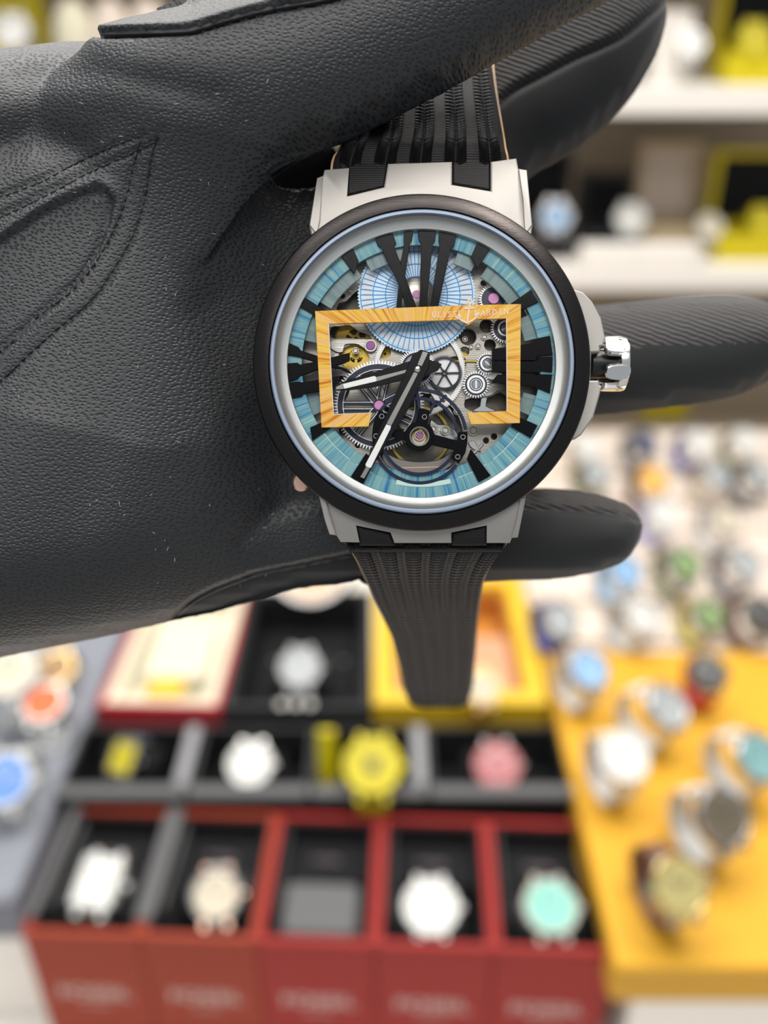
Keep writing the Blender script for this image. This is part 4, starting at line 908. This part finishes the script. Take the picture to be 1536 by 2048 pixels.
st4 = smooth_poly([(283, 270), (266, 330), (252, 390), (235, 440), (200, 510), (150, 575), (80, 630), (30, 680), (-60, 750)], 6, False)
patch = [(-60, 500), (0, 480), (90, 420), (150, 390), (195, 372), (215, 378), (224, 400), (216, 440), (190, 500), (150, 560), (80, 625), (0, 700), (-60, 740)]
flap_top = smooth_poly([(186, 62), (205, 68), (270, 66), (350, 63), (385, 60), (420, 50), (460, 38), (510, 25), (560, 14), (640, 0), (760, -30)], 8, False)
flap_bot = smooth_poly([(345, 1244), (370, 1215), (400, 1194), (440, 1175), (480, 1160), (520, 1146), (600, 1130), (700, 1110), (760, 1100)], 8, False)
seam_ix = smooth_poly([(960, 240), (1020, 184), (1085, 148), (1154, 112), (1210, 88), (1255, 64), (1322, 10), (1340, -10)], 8, False)
seam_li = smooth_poly([(1000, 1016), (1080, 1018), (1160, 1022), (1240, 1030), (1284, 1040)], 8, False)
# relax the base of the thumb into the palm
ne = len(gm.edges); ed_ = np.empty(ne*2, np.int64); gm.edges.foreach_get('vertices', ed_); ed_ = ed_.reshape(-1, 2)
wm = np.clip(dseg([(100, 190), (540, 290), (620, 430), (580, 780), (320, 900), (0, 820), (-200, 600)], PX, PYy, True)/70, 0, 1)*inpoly([(100, 190), (540, 290), (620, 430), (580, 780), (320, 900), (0, 820), (-200, 600)], PX, PYy)*front
sel = (wm[ed_[:, 0]] > 0) | (wm[ed_[:, 1]] > 0); e0, e1 = ed_[sel, 0], ed_[sel, 1]; cnt = np.maximum(1, np.bincount(e0, minlength=nv)+np.bincount(e1, minlength=nv))
for it in range(900):
    s_ = np.bincount(e0, co[e1, 2], nv)+np.bincount(e1, co[e0, 2], nv); co[:, 2] += wm*.9*(s_/cnt-co[:, 2])*(cnt > 1)
dz = np.zeros(nv)
def groove(P, wpx, depth, mask):
    global dz
    d = dseg(P, PX, PYy); dz -= np.where(mask, depth*np.exp(-(d/wpx)**2), 0)
pf = front & (Zc > -18)
for s_ in (st1, st2, st3, st4): groove(s_, 5, .32, pf)
ip = inpoly(patch, PX, PYy); dp = dseg(patch, PX, PYy, True)
dz -= np.where(pf & ip, .75*np.clip(dp/5, 0, 1), 0); dz += np.where(pf & ~ip, .45*np.exp(-(dp/16)**2), 0)
groove(patch[6:], 9, .6, pf)
above = inpoly([(150, -500), (150, 60)]+flap_top+[(900, -60), (1000, -500)], PX, PYy); df = dseg(flap_top, PX, PYy)
dz += np.where(front & above, 1.1*np.clip(df/4, 0, 1)-.05*np.clip(df-4, 0, 80), 0); groove(flap_top, 5.5, 1.4, front)
below = inpoly([(340, 1250)]+flap_bot+[(900, 1100), (900, 1300), (340, 1300)], PX, PYy); db = dseg(flap_bot, PX, PYy)
dz -= np.where(front & below, 1.3*np.clip(db/5, 0, 1), 0); groove(flap_bot, 6, 1.0, front)
groove(seam_ix, 8, .9, front & (Zc < -15)); groove(seam_li, 7, .7, front & (Zc < -12))
gus = [(532, 345), (560, 328), (620, 310), (700, 285), (720, 300), (700, 340), (660, 372), (600, 380), (555, 375)]
ig = inpoly(gus, PX, PYy); dgs = dseg(gus, PX, PYy, True); dz -= np.where(pf & ig, 3.5*np.clip(dgs/14, 0, 1), 0); dz += np.where(pf & ~ig, .35*np.exp(-(dgs/9)**2), 0)
# soft creases in the palm
for P_, w_, d_ in (([(-60, 300), (60, 270), (150, 300)], 45, 1.3), ([(420, 620), (520, 800), (560, 980)], 60, 1.2), ([(480, 1080), (560, 1010), (640, 990)], 25, .7), ([(30, 150), (200, 140), (420, 190)], 30, .4)): groove(P_, w_, d_, pf)
vd = np.stack([np.zeros(nv), np.zeros(nv), np.ones(nv)], 1)
co += no*dz[:, None]*.35+vd*dz[:, None]*.65
# materials: leather palm side, smooth knit on the finger sides, ribbed knit bands
npoly = len(gm.polygons); cen = np.empty(npoly*3); gm.polygons.foreach_get('center', cen); cen = cen.reshape(-1, 3)
fpx = 768+cen[:, 0]*F/(D0-cen[:, 2]); fpy = 1024-cen[:, 1]*F/(D0-cen[:, 2])
leath = inpoly([(-900, -500), (1500, -500), (1450, -150), (1330, -60), (1220, 2), (985, 133), (940, 400), (940, 900), (900, 1060), (760, 1100), (700, 1110), (600, 1130), (520, 1146), (480, 1160), (400, 1194), (345, 1244), (340, 1500), (-900, 1600)], fpx, fpy) & ~((fpx > 900) & (cen[:, 2] < -17)) & ~inpoly(gus, fpx, fpy)
bandi = inpoly([(900, 120), (1220, -30), (1345, -60), (1322, 12)]+[(1255, 66), (1210, 90), (1154, 114), (1085, 150), (1020, 186), (960, 242)], fpx, fpy) & (cen[:, 2] < -15)
bandm = inpoly([(1000, 600), (1640, 560), (1640, 680), (1400, 690), (1000, 700)], fpx, fpy) & (cen[:, 2] < -12)
bandl = inpoly([(950, 960), (1300, 960), (1290, 1040), (1240, 1030), (1160, 1022), (950, 1016)], fpx, fpy) & (cen[:, 2] < -12)
idx = np.where(leath, 0, np.where(bandi | bandl | bandm, 2, 1)).astype(np.int32)
co *= .001; gm.vertices.foreach_set('co', co.ravel()); gm.update()
# leather with pores
lea = mat('black_pebbled_leather', (.030, .032, .034), .45, spec=.5); N, L, b = nodes(lea)
tc = N.new('ShaderNodeTexCoord'); nz = N.new('ShaderNodeTexNoise'); nz.inputs['Scale'].default_value = 700; nz.inputs['Detail'].default_value = 2; L.new(tc.outputs['Object'], nz.inputs['Vector'])
vm = N.new('ShaderNodeVectorMath'); vm.operation = 'MULTIPLY_ADD'; vm.inputs[1].default_value = (.00035,)*3; L.new(nz.outputs['Color'], vm.inputs[0]); L.new(tc.outputs['Object'], vm.inputs[2])
mp = N.new('ShaderNodeMapping'); mp.inputs['Rotation'].default_value = (0, 0, .25); mp.inputs['Scale'].default_value = (.72, 1.1, .9); L.new(vm.outputs[0], mp.inputs['Vector'])
vo = N.new('ShaderNodeTexVoronoi'); vo.voronoi_dimensions = '2D'; vo.feature = 'F1'; vo.inputs['Randomness'].default_value = .8; vo.inputs['Scale'].default_value = 1900; L.new(mp.outputs[0], vo.inputs['Vector'])
cr_ = N.new('ShaderNodeValToRGB'); cr_.color_ramp.elements[0].position = .10; cr_.color_ramp.elements[0].color = (0, 0, 0, 1); cr_.color_ramp.elements[1].position = .42; L.new(vo.outputs['Distance'], cr_.inputs[0])
bp = N.new('ShaderNodeBump'); bp.inputs['Distance'].default_value = .00009; bp.inputs['Strength'].default_value = .75; L.new(cr_.outputs[0], bp.inputs['Height']); L.new(bp.outputs[0], b.inputs['Normal'])
mx = N.new('ShaderNodeMix'); mx.data_type = 'RGBA'; mx.inputs[6].default_value = (.007, .007, .008, 1); mx.inputs[7].default_value = (.022, .0245, .027, 1); L.new(cr_.outputs[0], mx.inputs[0]); L.new(mx.outputs[2], b.inputs['Base Color'])
knit = mat('black_smooth_knit', (.020, .021, .022), .75, spec=.3, sheen=.12); N, L, b = nodes(knit)
tc = N.new('ShaderNodeTexCoord'); wv = N.new('ShaderNodeTexWave'); wv.bands_direction = 'Y'; wv.inputs['Scale'].default_value = 800; wv.inputs['Distortion'].default_value = 2; wv.inputs['Detail'].default_value = 2; wv.inputs['Detail Scale'].default_value = 3
L.new(tc.outputs['Object'], wv.inputs[0]); bp = N.new('ShaderNodeBump'); bp.inputs['Distance'].default_value = .000008; L.new(wv.outputs['Fac'], bp.inputs['Height']); L.new(bp.outputs[0], b.inputs['Normal'])
rib = mat('black_ribbed_knit', (.036, .034, .034), .65, spec=.35, sheen=.08); N, L, b = nodes(rib)
tc = N.new('ShaderNodeTexCoord'); mp = N.new('ShaderNodeMapping'); mp.inputs['Rotation'].default_value = (0, 0, .35); L.new(tc.outputs['Object'], mp.inputs['Vector'])
wv = N.new('ShaderNodeTexWave'); wv.bands_direction = 'Y'; wv.inputs['Scale'].default_value = 420; wv.inputs['Distortion'].default_value = 2.5; wv.inputs['Detail Scale'].default_value = 1.5; L.new(mp.outputs[0], wv.inputs[0])
bp = N.new('ShaderNodeBump'); bp.inputs['Distance'].default_value = .00012; L.new(wv.outputs['Fac'], bp.inputs['Height']); L.new(bp.outputs[0], b.inputs['Normal'])
gm.materials.clear()
for m_ in (lea, knit, rib): gm.materials.append(m_)
gm.polygons.foreach_set('material_index', idx); gm.polygons.foreach_set('use_smooth', [True]*npoly)
gl_ = bpy.data.objects.new('glove', gm); COL.objects.link(gl_); gl_.parent = hand
# surface finder for the seams: casts the eye ray of a pixel onto the glove
bv = BVHTree.FromPolygons([tuple(c_*1000) for c_ in co], [tuple(p.vertices) for p in gm.polygons])
def hit(px, py):
    d = Vector(((px-768)/F, (1024-py)/F, -1)).normalized(); r = bv.ray_cast(Vector((0, 0, D0)), d)
    return (r[0], r[1]) if r[0] is not None else (None, None)
thr = mat('black_thread', (.012, .012, .013), .5)
def stitches(path, name, pitch=13, r=.17, ln=.62):
    out = []; acc = 0
    for a, c in zip(path[:-1], path[1:]):
        L_ = math.hypot(c[0]-a[0], c[1]-a[1]); acc += L_
        if acc >= pitch:
            acc = 0; p, n = hit(*c)
            if p is None: continue
            q, _ = hit(c[0]+(c[0]-a[0])/L_*4, c[1]+(c[1]-a[1])/L_*4)
            if q is None or (q-p).length > 2: continue
            x = (q-p).normalized(); y = n.cross(x).normalized(); R_ = Matrix((x, y, n)).transposed()
            out.append(move(ball((0, 0, 0), r, 6, 4, (ln/r*.8, 1, .8)), p+n*.08, R_))
    if out: 
        o = mk(name, J(*out), thr, hand); o['kind'] = 'stuff'
for s_ in (st1, st2, st3, st4): stitches(s_, 'stitching')
stitches(smooth_poly([(x, y) for x, y in gus[:1]+gus[8:0:-1]][:5], 5, False), 'stitching', 7, .16, .5)
# raised piping along the two cut edges of the leather
def piping(path, name, r, m, dx=0, dy=0):
    pts = []
    for x, y in path:
        p, n = hit(x+dx, y+dy)
        if p is not None and (not pts or (p-pts[-1]).length < 3): pts.append(p+n*r*.1)
    if len(pts) < 4: return
    V, Fc = [], []
    for i, p in enumerate(pts):
        tg = (pts[min(i+1, len(pts)-1)]-pts[max(i-1, 0)]).normalized(); u = tg.cross(Vector((0, 0, 1))).normalized(); v = tg.cross(u)
        k_ = math.sin(PI*min(1, (i+.6)/4)/2)*math.sin(PI*min(1, (len(pts)-i-.4)/4)/2)
        for q in range(6): V.append(p+(u*math.cos(q*PI/3)+v*math.sin(q*PI/3))*r*k_)
    for i in range(len(pts)-1):
        for q in range(6): Fc.append((i*6+q, i*6+(q+1) % 6, i*6+6+(q+1) % 6, i*6+6+q))
    mk(name, (V, Fc), m, hand)
piping(flap_top, 'cut_edge', .42, thr, 0, 1); piping(flap_bot, 'cut_edge', .42, thr, 0, 0)
# lint
lint_m = mat('pale_lint', (.45, .45, .45), .8); out = []
rnd = random.Random(3)
for k in range(75):
    x, y = rnd.uniform(5, 560), rnd.uniform(140, 1180); p, n = hit(x, y)
    if p is None or n.z < .3: continue
    a = rnd.uniform(0, PI); ln = rnd.choice([.12, .18, .3, .45]); r = Euler((0, 0, a)).to_matrix()
    out.append(move(ball((0, 0, 0), .035, 5, 3, (ln/.035, 1, 1)), p+n*.08, r))
o = mk('lint', J(*out), lint_m, hand); o['kind'] = 'stuff'
